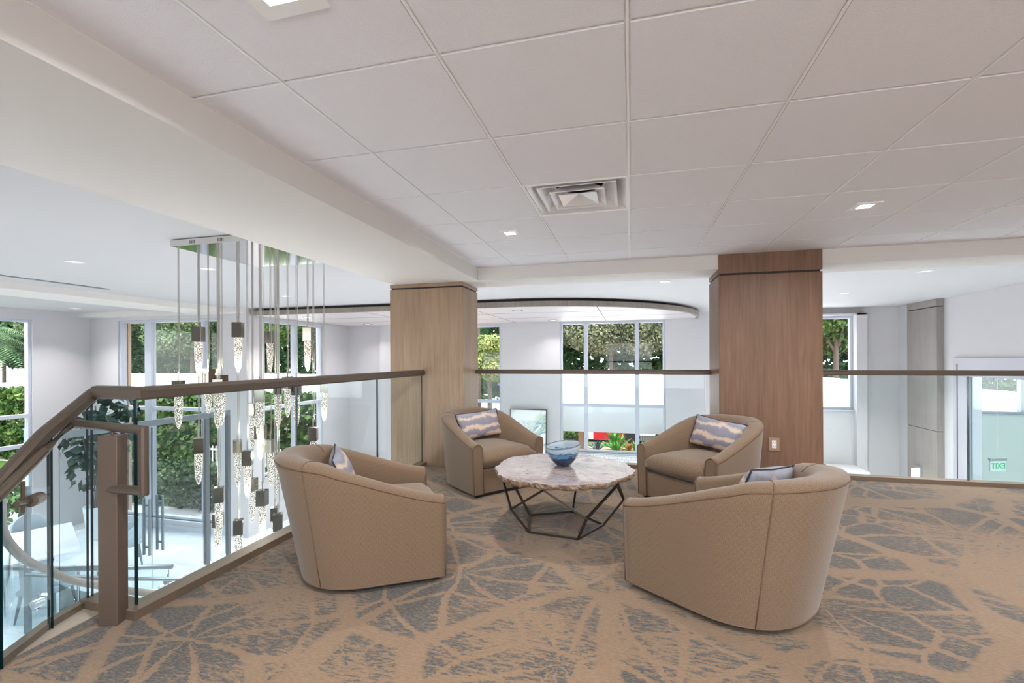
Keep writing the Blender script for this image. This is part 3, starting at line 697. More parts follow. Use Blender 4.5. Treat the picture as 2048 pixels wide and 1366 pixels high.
def make_chair():
    t = empty('tub_chair'); NP = 61
    lo, hi = chair_outline(0), chair_outline(1); n = len(lo); mid = [((a[0] + b[0]) / 2, (a[1] + b[1]) / 2) for a, b in zip(lo, hi)]
    s = [0]
    for a, b in zip(hi, hi[1:]): s.append(s[-1] + math.hypot(b[0] - a[0], b[1] - a[1]))
    bm = nm(); rings = []; uvs = []
    for i in range(n):
        zt = arm_top(hi[i][1], i, n); y = hi[i][1]
        a, b = hi[max(i - 1, 0)], hi[min(i + 1, n - 1)]; tx, ty = b[0] - a[0], b[1] - a[1]; l = math.hypot(tx, ty); nx, ny = -ty / l, tx / l
        if nx * (0 - hi[i][0]) + ny * (.1 - hi[i][1]) < 0: nx, ny = -nx, -ny
        f = max(0, min(1, (.40 - y) / .75)); th = .095 + .055 * f * f
        def P(k_, z, inset): 
            q = z / .74; x = lo[i][0] + (hi[i][0] - lo[i][0]) * q; yy = lo[i][1] + (hi[i][1] - lo[i][1]) * q
            return (x + nx * inset, yy + ny * inset, z)
        prof = [P(0, .03, 0), P(0, zt * .3, 0), P(0, zt * .6, 0), P(0, zt * .85, 0), P(0, zt - .032, 0), P(0, zt - .014, .006), P(0, zt, .028), P(0, zt + .004, th * .5), P(0, zt - .008, th * .82), P(0, zt - .035, th), P(0, max(zt - .16, .30), th + .02 * f), P(0, .30, th + .03 * f), P(0, .03, th + .02 * f)]
        if 0 < i < n - 1 or True:
            ring = [bm.verts.new(p) for p in prof]; rings.append(ring)
            dd = [0]
            for u_, v_ in zip(prof, prof[1:]): dd.append(dd[-1] + math.dist(u_, v_))
            uvs += [(s[i], .03 + d_) for d_ in dd]
    for a, b in zip(rings, rings[1:]):
        for j in range(len(a) - 1): bm.faces.new((a[j], b[j], b[j + 1], a[j + 1]))
    bm.faces.new(rings[0]); bm.faces.new(rings[-1][::-1])
    bm.verts.index_update()
    body = done('shell', bm, fabric_m, t, smooth=True)
    uvmap(body.data, uvs)
    for p in body.data.polygons:
        if len(p.vertices) > 4: p.use_smooth = False
    # front apron and seat deck
    bm = nm(); box(bm, -.315, .315, -.02, .387, .03, .236); vsn = [tuple(v.co) for v in bm.verts]; bm.verts.index_update()
    ap = done('front_apron', bm, fabric_m, t); uvmap(ap.data, [(v[0], v[2]) for v in vsn])
    # boxed seat cushion with crowned top
    bm = nm(); gx, gy = 14, 12; G = []; U = []
    def cush(u, v, side):
        x = -.298 + .596 * u; y = -.265 + .68 * v
        ex = min(u, 1 - u); ey = min(v, 1 - v); e_ = min(1, ex * 7) * min(1, ey * 7); rnd = (1 - (1 - min(1, ex * 9)) ** 2) * (1 - (1 - min(1, ey * 9)) ** 2)
        z = .318 + side * (.050 * rnd + (.026 * math.sin(PI * u) * math.sin(PI * v) if side > 0 else 0) + .028)
        return (x, y + .012 * math.sin(PI * u) * (v > .6), z)
    top = [[bm.verts.new(cush(i / gx, j / gy, 1)) for j in range(gy + 1)] for i in range(gx + 1)]; bot = [[bm.verts.new(cush(i / gx, j / gy, -1)) for j in range(gy + 1)] for i in range(gx + 1)]
    for i in range(gx):
        for j in range(gy):
            bm.faces.new((top[i][j], top[i + 1][j], top[i + 1][j + 1], top[i][j + 1])); bm.faces.new((bot[i][j], bot[i][j + 1], bot[i + 1][j + 1], bot[i + 1][j]))
    for i in range(gx):
        for j in (0, gy): bm.faces.new((top[i][j], bot[i][j], bot[i + 1][j], top[i + 1][j]))
    for j in range(gy):
        for i in (0, gx): bm.faces.new((top[i][j], top[i][j + 1], bot[i][j + 1], bot[i][j]))
    bm.verts.index_update(); us = [(v.co.x, v.co.y + v.co.z) for v in bm.verts]
    se = done('seat_cushion', bm, fabric_m, t, smooth=True); uvmap(se.data, us)
    # piping: along the outer top edge, arm fronts, two back seams, bottom edge
    def onshell(i, j, out=.0015):
        return Vector(rc[i * 13 + j]) 
    rc = [tuple(v.co) for v in body.data.vertices]
    bm = nm(); tube(bm, [onshell(i, 4) for i in range(n)], .0042, 6)
    done('edge_piping', bm, piping_m, t, smooth=True, label='thin piping along the top edge')
    for i in (0, n - 1):
        bm = nm(); tube(bm, [onshell(i, j) for j in range(0, 13)], .0042, 6); done('arm_piping', bm, piping_m, t, smooth=True)
    for i in (19, n - 20):
        bm = nm(); tube(bm, [onshell(i, j) for j in range(0, 10)], .0032, 6); done('back_seam', bm, piping_m, t, smooth=True)
    bm = nm(); tube(bm, [onshell(i, 0) for i in range(n)], .0042, 6); done('bottom_piping', bm, piping_m, t, smooth=True)
    bm = nm(); P = [(x * .9, y * .9 + .01) for x, y in lo]; prism(bm, P, .0, .034); done('swivel_base', bm, base_m, t)
    return t
CH = [((-1.215, 2.735), (.83, .55), 'beige tub chair at front left with its back to the chandelier railing'),
      ((-1.085, 4.165), (.777, -.63), 'beige tub chair in front of the pale column, left of the blue bowl'),
      ((.335, 4.01), (-.715, -.70), 'beige tub chair in front of the brown column, facing the coffee table'),
      ((.205, 2.90), (-.79, .615), 'large beige tub chair at front right seen from behind')]
chair0 = make_chair(); CHL = []
for i, ((mx, my), (fx, fy), lb) in enumerate(CH):
    l = math.hypot(fx, fy); fx /= l; fy /= l
    o = chair0 if i == 0 else dup(chair0)
    o.location = (mx - fx * .40, my - fy * .40, .002); o.rotation_euler = (0, 0, math.atan2(fy, fx) - PI / 2)
    tag(o, lb, 'armchair', 'beige tub chairs round the coffee table'); CHL.append(o)

# pillows: resting on the seats against the backs
def make_pillow(w=.50, h=.275, d=.12):
    bm = nm(); g = 20; U = []; R = {}
    for side in (1, -1):
        for i in range(g + 1):
            for j in range(g + 1):
                u = i / g * 2 - 1; v = j / g * 2 - 1
                if side < 0 and (i in (0, g) or j in (0, g)): R[side, i, j] = R[1, i, j]; continue
                th = d / 2 * ((1 - u * u) * (1 - v * v)) ** .45 if abs(u) < 1 and abs(v) < 1 else 0
                pin = 1 - .07 * (1 - abs(v)) ** 1 * abs(u) ** 4; pin2 = 1 - .09 * (1 - abs(u)) * abs(v) ** 4
                R[side, i, j] = bm.verts.new((w / 2 * u * pin, side * th, h / 2 * v * pin2)); U.append(((u + 1) / 2, (v + 1) / 2))
    for side in (1, -1):
        for i in range(g):
            for j in range(g):
                q = [R[side, i, j], R[side, i + 1, j], R[side, i + 1, j + 1], R[side, i, j + 1]]; bm.faces.new(q if side > 0 else q[::-1])
    bm.verts.index_update(); rim = [R[1, i, 0].co.copy() for i in range(g)] + [R[1, g, j].co.copy() for j in range(g)] + [R[1, g - i, g].co.copy() for i in range(g)] + [R[1, 0, g - j].co.copy() for j in range(g + 1)]
    o = done('throw_pillow', bm, pillow_m, smooth=True); uvmap(o.data, U)
    bm = nm(); tube(bm, rim, .0042, 6); done('cord_edge', bm, cord_m, o, smooth=True, label='dark corded edge')
    return o
PL = [((.0, -.14), .38, 0, 0, 'grey and cream pillow seen edge-on in the front left chair'), ((-.02, -.15), .36, .0, .06, 'greyish lilac watercolour pillow in the chair by the pale column'),
      ((.0, -.15), .38, .0, -.08, 'striped grey and cream pillow in the chair by the brown column'), ((.03, -.13), .42, .0, .1, 'pale dark-piped pillow peeping over the arm of the front right chair')]
pil0 = make_pillow()
for i, ((px, py), tilt, dz, rr, lb) in enumerate(PL):
    o = pil0 if i == 0 else dup(pil0); c = CHL[i]; a = c.rotation_euler[2]
    x = c.location.x + px * math.cos(a) - py * math.sin(a); y = c.location.y + px * math.sin(a) + py * math.cos(a)
    o.location = (x, y, .562 + dz); o.rotation_euler = (tilt, rr, a); tag(o, lb, 'pillow', 'watercolour pillows on the tub chairs')
    if i == 3: o.scale = (.95, 1.15, 1.0)

# ------------------------------------------------------------------ coffee table and bowl
TC = (-.495, 3.437)
t = empty('coffee_table', (TC[0], TC[1], 0), 0, 'round petrified-stone coffee table on a geometric metal rod base', 'coffee table')
rng = random.Random(4); NS = 150; ph = [rng.uniform(0, 6.28) for _ in range(12)]
def rad(a, k_=1): return .500 + k_ * (.010 * math.sin(3 * a + ph[0]) + .008 * math.sin(5 * a + ph[1]) + .008 * math.sin(9 * a + ph[2]) + .005 * math.sin(15 * a + ph[3]) + .004 * math.sin(27 * a + ph[4]) + .003 * math.sin(41 * a + ph[5]))
ZT = .428
bm = nm(); rr = []
for f in (0.0001, .35, .7, .95, 1): rr.append([bm.verts.new((rad(2 * PI * j / NS, f) * f * (1 if f else 0), 0, 0)) if False else bm.verts.new((rad(2 * PI * j / NS) * f * math.cos(2 * PI * j / NS), rad(2 * PI * j / NS) * f * math.sin(2 * PI * j / NS), ZT)) for j in range(NS)])
for a, b in zip(rr, rr[1:]):
    for j in range(NS): bm.faces.new((a[j], b[j], b[(j + 1) % NS], a[(j + 1) % NS]))
last = rr[-1]
for kz, (dr, z) in enumerate(((.004, ZT - .010), (.0, ZT - .026), (-.012, ZT - .038), (-.05, ZT - .044), (-.3, ZT - .046))):
    ring = []
    for j in range(NS):
        a = 2 * PI * j / NS; r = rad(a) + dr + (rng.uniform(-.006, .006) if kz < 4 else 0); ring.append(bm.verts.new((r * math.cos(a), r * math.sin(a), z + (rng.uniform(-.004, .004) if kz in (1, 2, 3) else 0))))
    for j in range(NS): bm.faces.new((last[j], last[(j + 1) % NS], ring[(j + 1) % NS], ring[j])).material_index = 1
    last = ring
bm.faces.new(last).material_index = 1
done('stone_top', bm, [stone_m, bark_m], t, smooth=False)
A0 = math.radians(-133.5); Bv = [Vector((.303 * math.cos(A0 + k_ * 2 * PI / 5), .303 * math.sin(A0 + k_ * 2 * PI / 5), .009)) for k_ in range(5)]
Kv = [Vector((.45 * math.cos(A0 + k_ * 2 * PI / 5), .45 * math.sin(A0 + k_ * 2 * PI / 5), .195)) for k_ in range(5)]
Uv = [Vector((.455 * math.cos(A0 + (k_ + .5) * 2 * PI / 5), .455 * math.sin(A0 + (k_ + .5) * 2 * PI / 5), ZT - .05)) for k_ in range(5)]
for k_ in range(5):
    for a, b in ((Bv[k_], Bv[(k_ + 1) % 5]), (Bv[k_], Kv[k_]), (Kv[k_], Uv[k_]), (Kv[k_], Uv[k_ - 1])):
        bm = nm(); tube(bm, [a, b], .0075, prof=[(-.007, -.007), (.007, -.007), (.007, .007), (-.007, .007)]); done('frame_rod', bm, iron_m, t)
bm = nm()
outer = [(.02, 0), (.045, .0), (.062, .012), (.092, .045), (.116, .085), (.128, .125), (.131, .152)]
ring = lathe(bm, outer + [(.127, .152)] + [(r - .006, z + .004) for r, z in outer[::-1]][1:], 48)
bm.faces.new(ring[0][::-1]); bm.faces.new(ring[-1])
for v in bm.verts: v.co.z *= 1 + .12 * (v.co.x / .13) * min(1, v.co.z / .1)
o = done('glass_bowl', bm, bowl_m, smooth=True, label='blue swirled glass bowl on the stone coffee table', cat='bowl', loc=(-.497, 3.50, ZT + .001))
o.rotation_euler = (0, 0, .6)
bm = nm(); lathe(bm, [(.1325, .150), (.1335, .154), (.130, .157), (.1265, .154)], 48)
for v in bm.verts: v.co.z *= 1 + .12 * (v.co.x / .13)
done('bowl_rim', bm, mat('dark_glass_rim', (92, 102, 112), .15), o, smooth=True)

# outlet on the brown column
t = empty('wall_outlet', (1.325, 4.922, .405), 0, 'tan wall plate with a white duplex socket on the brown column', 'outlet')
bm = nm(); box(bm, -.047, .047, -.006, .002, -.062, .062); done('wall_plate', bm, outlet_m, t, bevel=.002)
bm = nm(); box(bm, -.020, .020, -.009, -.006, -.037, .037); done('socket_insert', bm, white_m, t, bevel=.001)
for z in (.019, -.019):
    bm = nm(); box(bm, -.009, -.006, -.0105, -.0088, z - .004, z + .006); box(bm, .006, .009, -.0105, -.0088, z - .004, z + .006); box(bm, -.002, .002, -.0105, -.0088, z - .011, z - .007)
    done('socket_slots', bm, black_m, t)

# ------------------------------------------------------------------ chandelier
t = empty('chandelier', (-3.6, 3.9, 2.35), 0, 'square chrome chandelier with many hanging bubbled-crystal icicles', 'chandelier')
bm = nm(); box(bm, -.52, .52, -.51, .52, -.062, -.012); box(bm, -.50, .50, -.49, .50, -.012, -.0005); done('canopy_plate', bm, chrome_m, t)
for x in (-.3, .02):
    bm = nm()
    for i in range(5): box(bm, x + i * .014, x + i * .014 + .006, -.5125, -.5105, -.052, -.024)
    done('vent_slots', bm, black_m, t)
side_m = mat('canopy_side_white', (212, 210, 206), .35, .3)
bm = nm(); box(bm, -.52, .52, -.5115, -.51, -.066, -.008); done('side_plate', bm, side_m, t)
PEND = [(-4.08, 3.429, 1.044, 0.909, 0.593), (-3.869, 3.45, 1.54, 1.401, 1.087), (-3.848, 3.53, 1.151, 1.008, 0.727), (-3.655, 3.45, 1.06, 0.914, 0.604), (-3.823, 3.653, 1.089, 0.954, 0.597), (-3.425, 3.45, 1.571, 1.436, 1.12), (-3.874, 3.45, 0.513, 0.375, 0.079), (-3.896, 4.36, 1.548, 1.414, 1.096), (-3.129, 4.001, 1.554, 1.419, 1.114), (-3.417, 3.928, 1.021, 0.886, 0.545), (-3.591, 4.268, 1.051, 0.916, 0.608), (-3.362, 4.126, 1.001, 0.866, 0.528), (-3.205, 4.36, 0.985, 0.877, 0.569), (-3.128, 4.08, 0.544, 0.409, 0.079), (-3.196, 3.45, 0.997, 0.859, 0.486), (-3.958, 4.174, 0.767, 0.632, 0.286), (-3.46, 3.745, 0.605, 0.47, 0.267), (-3.772, 4.221, 0.372, 0.237, -0.131), (-3.817, 4.36, 0.202, 0.074, -0.271), (-4.08, 4.096, 0.376, 0.242, -0.133), (-3.426, 3.55, 0.4, 0.265, -0.037), (-3.644, 3.45, 0.075, -0.062, -0.386), (-4.004, 3.778, -0.297, -0.432, -0.757), (-3.543, 3.565, -0.252, -0.387, -0.723), (-3.962, 4.173, -0.043, -0.178, -0.524), (-3.217, 3.50, 0.062, -0.076, -0.369), (-3.584, 4.07, -0.296, -0.431, -0.769), (-3.12, 3.579, -0.168, -0.318, -0.615)]
rng = random.Random(9)
for i, (x, y, zt, zb, zp) in enumerate(PEND):
    x += 3.6; y -= 3.9; zt -= 2.35; zb -= 2.35; zp -= 2.35
    bm = nm()
    for q in ((0, 0), (.012, .004)) if i % 2 else ((0, 0), (-.010, .010), (.012, .0)): cyl(bm, x + q[0], y + q[1], zt + .06, -.062, .0028, 6)
    cyl(bm, x, y, zt, zt + .09, .007, 8); cb = done('cable', bm, cable_m, t)
    bm = nm(); w = .040; box(bm, -w, w, -w, w, zb, zt); so = done('socket_cube', bm, cap_m, cb, bevel=.002); so.location = (x, y, 0); so.rotation_euler = (0, 0, rng.uniform(.0, .9))
    bm = nm(); L_ = zb - zp
    R_ = lathe(bm, [(.033, zb - .0005), (.034, zb - .08), (.033, zb - L_ * .45), (.029, zb - L_ * .68), (.021, zb - L_ * .86), (.012, zb - L_ * .96), (.003, zp)], 14); bm.faces.new(R_[0][::-1]); bm.faces.new(R_[-1])
    cr = done('crystal', bm, crystal_m, cb, smooth=True); cr.location = (x, y, 0)
    if i in (1, 5, 8, 14, 12, 16, 20, 25, 22):
        d_ = bpy.data.lights.new('lamp', 'POINT'); d_.energy = 5; d_.color = (1, .95, .88); d_.shadow_soft_size = .03
        q_ = bpy.data.objects.new('lamp', d_); C.objects.link(q_); q_.parent = cb; q_.location = (x, y, zp + .05)

# ------------------------------------------------------------------ far room things
t = empty('framed_picture', (-2.64, YC - .22, -1.52), 0, 'large abstract blue-green canvas in a thin dark frame leaning on the far wall', 'picture')
t.rotation_euler = (math.radians(-5), 0, 0)
bm = nm(); w, h = .50, 1.40
for a, b, c, d in ((-w, w, 0, .02), (-w, w, h - .02, h), (-w, -w + .02, .02, h - .02), (w - .02, w, .02, h - .02)): box(bm, a, b, -.03, .02, c, d)
done('frame', bm, black_frame_m, t)
bm = nm(); box(bm, -w + .02, w - .02, -.018, .01, .02, h - .02); done('canvas', bm, canvas_m, t)
bm = nm(); box(bm, -3.3, -1.95, YC - .42, YC - .03, FL, -1.53)
tag(done('low_console', bm, white_m), 'low white console under the leaning abstract picture', 'console')

# storefront in the right wall
t = empty('door_1', (5.85, 8.5, FL), kind='structure'); z0 = FL
def q(a): return a - FL
bm = nm(); box(bm, -.04, .19, 10.05 - 8.5, 10.40 - 8.5, 0, q(.87)); box(bm, -.04, .19, -1.9, 10.40 - 8.5, q(.87), q(1.212)); done('door_frame', bm, mat('grey_door_frame', (186, 184, 192), .45, .2), t, bevel=.004)
bm = nm(); box(bm, -.045, -.039, 10.28 - 8.5, 10.30 - 8.5, 0, q(1.10)); done('frame_groove', bm, recess_m, t)
bm = nm(); box(bm, -.03, .02, 10.0 - 8.5, 10.045 - 8.5, 0, q(.87)); done('door_stile', bm, steel_m, t)
bm = nm(); box(bm, .0, .012, -1.9, 10.0 - 8.5, 0.05, q(.87)); done('pane', bm, glassy('storefront_glass', (.92, .97, .96), .07), t)
# exit sign, seen from its back through the glass
t = empty('exit_sign', (6.9, 11.08, -.80), 0, 'green EXIT sign seen from behind, reading backwards through the glass at right', 'sign')
t.rotation_euler = (0, 0, .35)
bm = nm(); box(bm, -.17, .17, -.012, .012, -.20, .0); done('sign_panel', bm, signglass_m, t, bevel=.004)
bm = nm(); prism(bm, [(-.18, -.03), (.18, -.03), (.18, .03), (-.18, .03)], .0, .06); done('sign_housing', bm, alum_m, t, bevel=.01)
bm = nm(); cyl(bm, 0, 0, .055, 3.145, .003, 6); done('hanger', bm, white_m, t)
cu = bpy.data.curves.new('sign_letters', 'FONT'); cu.body = 'EXIT'; cu.size = .15; cu.extrude = .002; cu.align_x = 'CENTER'; cu.align_y = 'CENTER'; cu.offset = .003; cu.materials.append(green_m)
_o = bpy.data.objects.new('tmp', cu); me_ = bpy.data.meshes.new_from_object(_o); bpy.data.objects.remove(_o); o = bpy.data.objects.new('sign_letters', me_); C.objects.link(o); o.parent = t; o.location = (0, -.0145, -.10); o.rotation_euler = (PI / 2, 0, 0); o.scale = (-1, 1, 1)
# lit wall lamp
t = empty('wall_lamp', (5.71, 11.28, -1.13), 0, 'small square lit wall lamp low on the grey wood pilaster', 'wall lamp')
bm = nm(); box(bm, -.03, .02, -.10, .10, -.13, .13); done('back_plate', bm, alum_m, t, bevel=.003)
bm = nm(); box(bm, -.09, -.03, -.08, .08, -.12, .06); done('shade', bm, warm_lamp_m, t, bevel=.004)

# glass doors of the lobby, left
t = empty('door_2', (-7.69, 6.0, FL), kind='structure')
bm = nm(); box(bm, -.03, .03, -1.35, 1.52, 2.80, 2.90); done('door_header', bm, steel_m, t, bevel=.003)
bm = nm(); box(bm, -.03, .03, 1.46, 1.52, 0, 2.80); done('door_post', bm, mat('slate_metal', (104, 106, 110), .4, .4), t)
bm = nm(); box(bm, -.03, .03, .98, 1.05, 0, 2.80); done('door_post', bm, MATS['slate_metal'], t)
for a, b in ((-1.30, -.02), (0, .94), (1.09, 1.43)): glass_panel((0, a), (0, b), .10, 2.78, t, door_glass, 'door_pane')
for y, x in ((-.10, .06), (-.10, -.06), (.12, .06), (.12, -.06)):
    bm = nm(); cyl(bm, x, y, .70, 1.62, .02, 12); box(bm, min(x, 0), max(x, 0), y - .01, y + .01, .82, .85); box(bm, min(x, 0), max(x, 0), y - .01, y + .01, 1.5, 1.53); done('door_handle', bm, steel_m, t)
bm = nm(); box(bm, -.025, .025, .1, 1.0, 0, .09); done('door_rail', bm, alum_m, t)
t = empty('glass_fin_post', (-8.35, 4.72, FL), 0, 'slender grey metal post with two square glass clamps in the lobby', 'post')
bm = nm(); prism(bm, [(-.05, -.02), (.05, -.02), (.05, .02), (-.05, .02)], 0, 2.1)
for v in bm.verts:
    if v.co.z > 1: v.co.x = v.co.x * .6
done('post_blade', bm, steel_m, t)
for z in (.95, 1.85):
    bm = nm(); box(bm, .03, .14, -.03, .03, z, z + .11); done('clamp', bm, alum_m, t, bevel=.004)

# dining table, chairs, fig
t = empty('dining_table', (-9.95, 5.75, FL), -.5, 'glossy white dining table on the lobby floor at far left', 'table')
bm = nm(); box(bm, -.95, .95, -.50, .50, .71, .75); done('table_top', bm, tabletop_m, t, bevel=.006)
bm = nm(); box(bm, -.80, .80, -.12, .12, .0, .71); done('pedestal', bm, chair_m, t, bevel=.01)
def dchair():
    t = empty('dining_chair')
    bm = nm(); box(bm, -.25, .25, -.24, .26, .40, .49); done('seat', bm, chair_m, t, bevel=.03)
    bm = nm(); rings = []
    for i in range(17):
        a = PI * (i / 16) ; x = -.29 * math.cos(a); y = .12 - .40 * math.sin(a) ** .8; hgt = .66 + .22 * math.sin(a) ** 1.5
        rings.append([bm.verts.new((x * s, y * s if y < 0 else y, z)) for s, z in ((1, .38), (1.05, .6), (1.08, hgt), (.94, hgt), (.90, .6), (.88, .38))])
    for a, b in zip(rings, rings[1:]):
        for j in range(6): bm.faces.new((a[j], a[(j + 1) % 6], b[(j + 1) % 6], b[j]))
    bm.faces.new(rings[0][::-1]); bm.faces.new(rings[-1]); done('backrest', bm, chair_m, t, smooth=True)
    for sx in (-1, 1):
        for sy in (-1, 1):
            bm = nm(); tube(bm, [(sx * .20, sy * .19, .40), (sx * .25, sy * .24, 0)], [.026, .013], 8); done('leg', bm, chairwood_m, t)
    return t
dc = dchair()
for i, (x, y, a, lb) in enumerate(((-9.35, 6.75, 2.6, 'grey curved-back dining chair with splayed legs beside the white table'), (-11.2, 6.4, -1.9, 'grey dining chair at the far end of the white table by the window'), (-8.7, 5.15, .5, 'grey dining chair near the metal post, closest to the stairs'))):
    o = dc if i == 0 else dup(dc); o.location = (x, y, FL); o.rotation_euler = (0, 0, a); tag(o, lb, 'chair', 'grey dining chairs round the white table')
rgn = np.random.default_rng(3)
t = empty('fiddle_leaf_fig', (-11.3, 7.6, FL), 0, 'tall broad-leaved fig tree in a white planter near the left corner', 'plant')
bm = nm(); R_ = lathe(bm, [(.16, 0), (.24, .72), (.21, .72), (.20, .66)], 24); bm.faces.new(R_[0][::-1]); bm.faces.new(R_[-1]); done('planter', bm, pot_m, t, smooth=False)
bm = nm()
for a in range(5):
    c_, s_ = math.cos(a * 1.3), math.sin(a * 1.3); tube(bm, smooth_path([(.05 * c_, .05 * s_, .66), (.10 * c_, .10 * s_, 1.3), (.28 * c_, .28 * s_, 2.1 + .15 * a), (.42 * c_, .42 * s_, 2.7 + .08 * a)], 4), .014, 6)
done('stems', bm, bark2_m, t, smooth=True)
P, N = in_lobes(rgn, 330, [(0, 0, 1.55, .55, .5, .5), (.05, 0, 2.2, .75, .6, .55), (.25, .1, 2.85, .55, .5, .38), (-.35, 0, 1.9, .4, .4, .4)]); V, F = leaves(rgn, P, .19, N, 1.35, .8)
raw_mesh('foliage', V, F, fig_m, t)
t = empty('floor_lamp', (-7.55, 10.2, FL), 0, 'white shaded floor lamp in the far room behind the chandelier', 'lamp')
bm = nm(); R_ = lathe(bm, [(.30, 1.15), (.22, 1.62)], 28); done('lamp_shade', bm, shade_m, t, smooth=True)
bm = nm(); cyl(bm, 0, 0, .02, 1.6, .02); done('pole', bm, alum_m, t)
bm = nm(); cyl(bm, 0, 0, 0, .02, .18); done('base', bm, alum_m, t)

# ------------------------------------------------------------------ outside
G0 = -2.86
def slab(name, pts, z0, z1, m, **kw):
    bm = nm(); prism(bm, pts, z0, z1); return done(name, bm, m, **kw)
slab('ground', [(-90, 8.7), (-8.4, 8.7), (-8.4, 12.5), (60, 12.5), (60, 120), (-90, 120)], G0 - .3, G0, road_m, kind='structure')
slab('ground_left', [(-90, -20), (-13.0, -20), (-13.0, 8.7), (-90, 8.7)], G0 - .3, G0, road_m, kind='structure')
slab('lawn', [(-25.9, 11.35), (-8.5, 11.35), (-8.5, 13.05), (-25.9, 13.05)], G0, G0 + .06, grass_m, kind='stuff', label='bright green lawn strip between the clipped hedges outside', cat='grass')
slab('lawn_side', [(-25.8, -6), (-15.2, -6), (-15.2, 10.0), (-25.8, 10.0)], G0, G0 + .05, grass_m, kind='stuff', label='green lawn outside the far left window', cat='grass')
slab('paving', [(-8, 20.7), (14, 20.7), (14, 30), (-8, 30)], G0, G0 + .02, ground_m, kind='structure')
slab('lawn_front', [(-8, 19.9), (8, 19.9), (8, 20.7), (-8, 20.7)], G0, G0 + .36, grass_m, kind='stuff', label='narrow lawn strip behind the agaves outside the central window', cat='grass')
slab('mulch_bed', [(-8, 12.6), (8, 12.6), (8, 19.9), (-8, 19.9)], G0, G0 + .35, mulch_m, kind='stuff', label='tan mulch bed holding the agaves outside', cat='mulch')
slab('pebble_bed', [(-11.4, 8.75), (-8.5, 8.75), (-8.5, 10.3), (-9.3, 10.1)], G0, G0 + .22, pebble_m, kind='stuff', label='bed of white pebbles outside the left window', cat='pebbles')
slab('kerb', [(-9.55, 10.12), (-9.35, 10.1), (-8.5, 10.42), (-8.5, 10.62)], G0, G0 + .26, white_m, label='white kerb along the pebble bed outside', cat='kerb')
slab('lawn_far', [(-40, 56), (-8, 56), (-8, 61.5), (-40, 61.5)], G0, G0 + .3, grass_m, kind='stuff', label='distant lawn beyond the driveway', cat='grass')

def hedge(x0, x1, y0, y1, z0, z1, n, size, m, label, seed, name='hedge', group='hedges outside the lobby windows'):
    g = np.random.default_rng(seed); A = []
    P = np.stack([g.uniform(x0, x1, n), g.uniform(y0, y1, n), z0 + (z1 - z0) * g.uniform(0, 1, n) ** .8], 1)
    f = g.integers(0, 3, n); P[f == 0, 1] = y0 + g.normal(0, .06, (f == 0).sum()); P[f == 1, 2] = z1 + g.normal(0, .07, (f == 1).sum())
    V, F = leaves(g, P, size, None, 1.5, .5); return raw_mesh(name, V, F, m, label=label, cat='hedge', group=group)
hedge(-27, -8.6, 13.5, 14.3, G0, -.12, 15000, .20, hedge_m, 'tall leafy green hedge outside the left windows, behind the lawn strip', 1)
hedge(-16.5, -9.4, 10.2, 11.2, G0, -1.95, 9000, .10, mid_m, 'low clipped hedge between the pebbles and the lawn outside the left window', 2)
hedge(-27.6, -26.1, -2, 13.2, G0, -.05, 12000, .22, hedge_m, 'leafy green hedge outside the far left window', 3)
hedge(-15.0, -14.2, 2, 9.6, G0, -1.9, 5000, .11, mid_m, 'low dark hedge close below the far left window', 5)
hedge(-2.95, -1.95, 18.3, 19.3, G0 + .48, -1.85, 2500, .09, hedge_m, 'small clipped hedge left of the agaves outside the central window', 4)
hedge(-9.5, -7.3, 22.6, 23.4, G0 + .02, -1.9, 2500, .13, hedge_m, 'rounded shrub beneath the small round tree outside', 6)
hedge(-75, 34, 43, 45, G0, 5.4, 60000, .5, dark_m, 'continuous dark tree belt far behind all the nearer trees', 8, 'tree_belt', None)
hedge(-40, -9, 62, 64, G0 + .01, .4, 5000, .5, dark_m, 'distant dark hedge beyond the parked car', 7)

def tree(x, y, z0, h, r, m, n, size, label, seed, trunk=.16, flat=.75, group='trees beyond the driveway', lean=0):
    t = empty('tree', (x, y, z0), 0, label, 'tree', group); g = np.random.default_rng(seed); r = r * .84 if r > 2 else r
    lobes = []
    for i in range(11):
        a = g.uniform(0, 6.28); q_ = g.uniform(.1, .62) * r; lobes.append((q_ * math.cos(a), q_ * math.sin(a), h - r * flat + g.uniform(-.55, .55) * r * flat, r * g.uniform(.35, .55), r * g.uniform(.35, .55), r * g.uniform(.28, .45)))
    P, N = in_lobes(g, n, lobes); V, F = leaves(g, P, size, N, 1.6, .3); raw_mesh('foliage', V, F, m, t)
    bm = nm(); top = h - r * flat
    tube(bm, [(0, 0, 0), (lean * .5, 0, top * .5), (lean, 0, top)], [trunk, trunk * .85, trunk * .6], 10)
    for i in range(5):
        l = lobes[i]; tube(bm, [(lean * .6, 0, top * .6), (l[0] * .6, l[1] * .6, (top + l[2]) / 2), (l[0], l[1], l[2])], [trunk * .5, trunk * .35, trunk * .15], 7)
    done('trunk', bm, bark2_m, t, smooth=True); return t
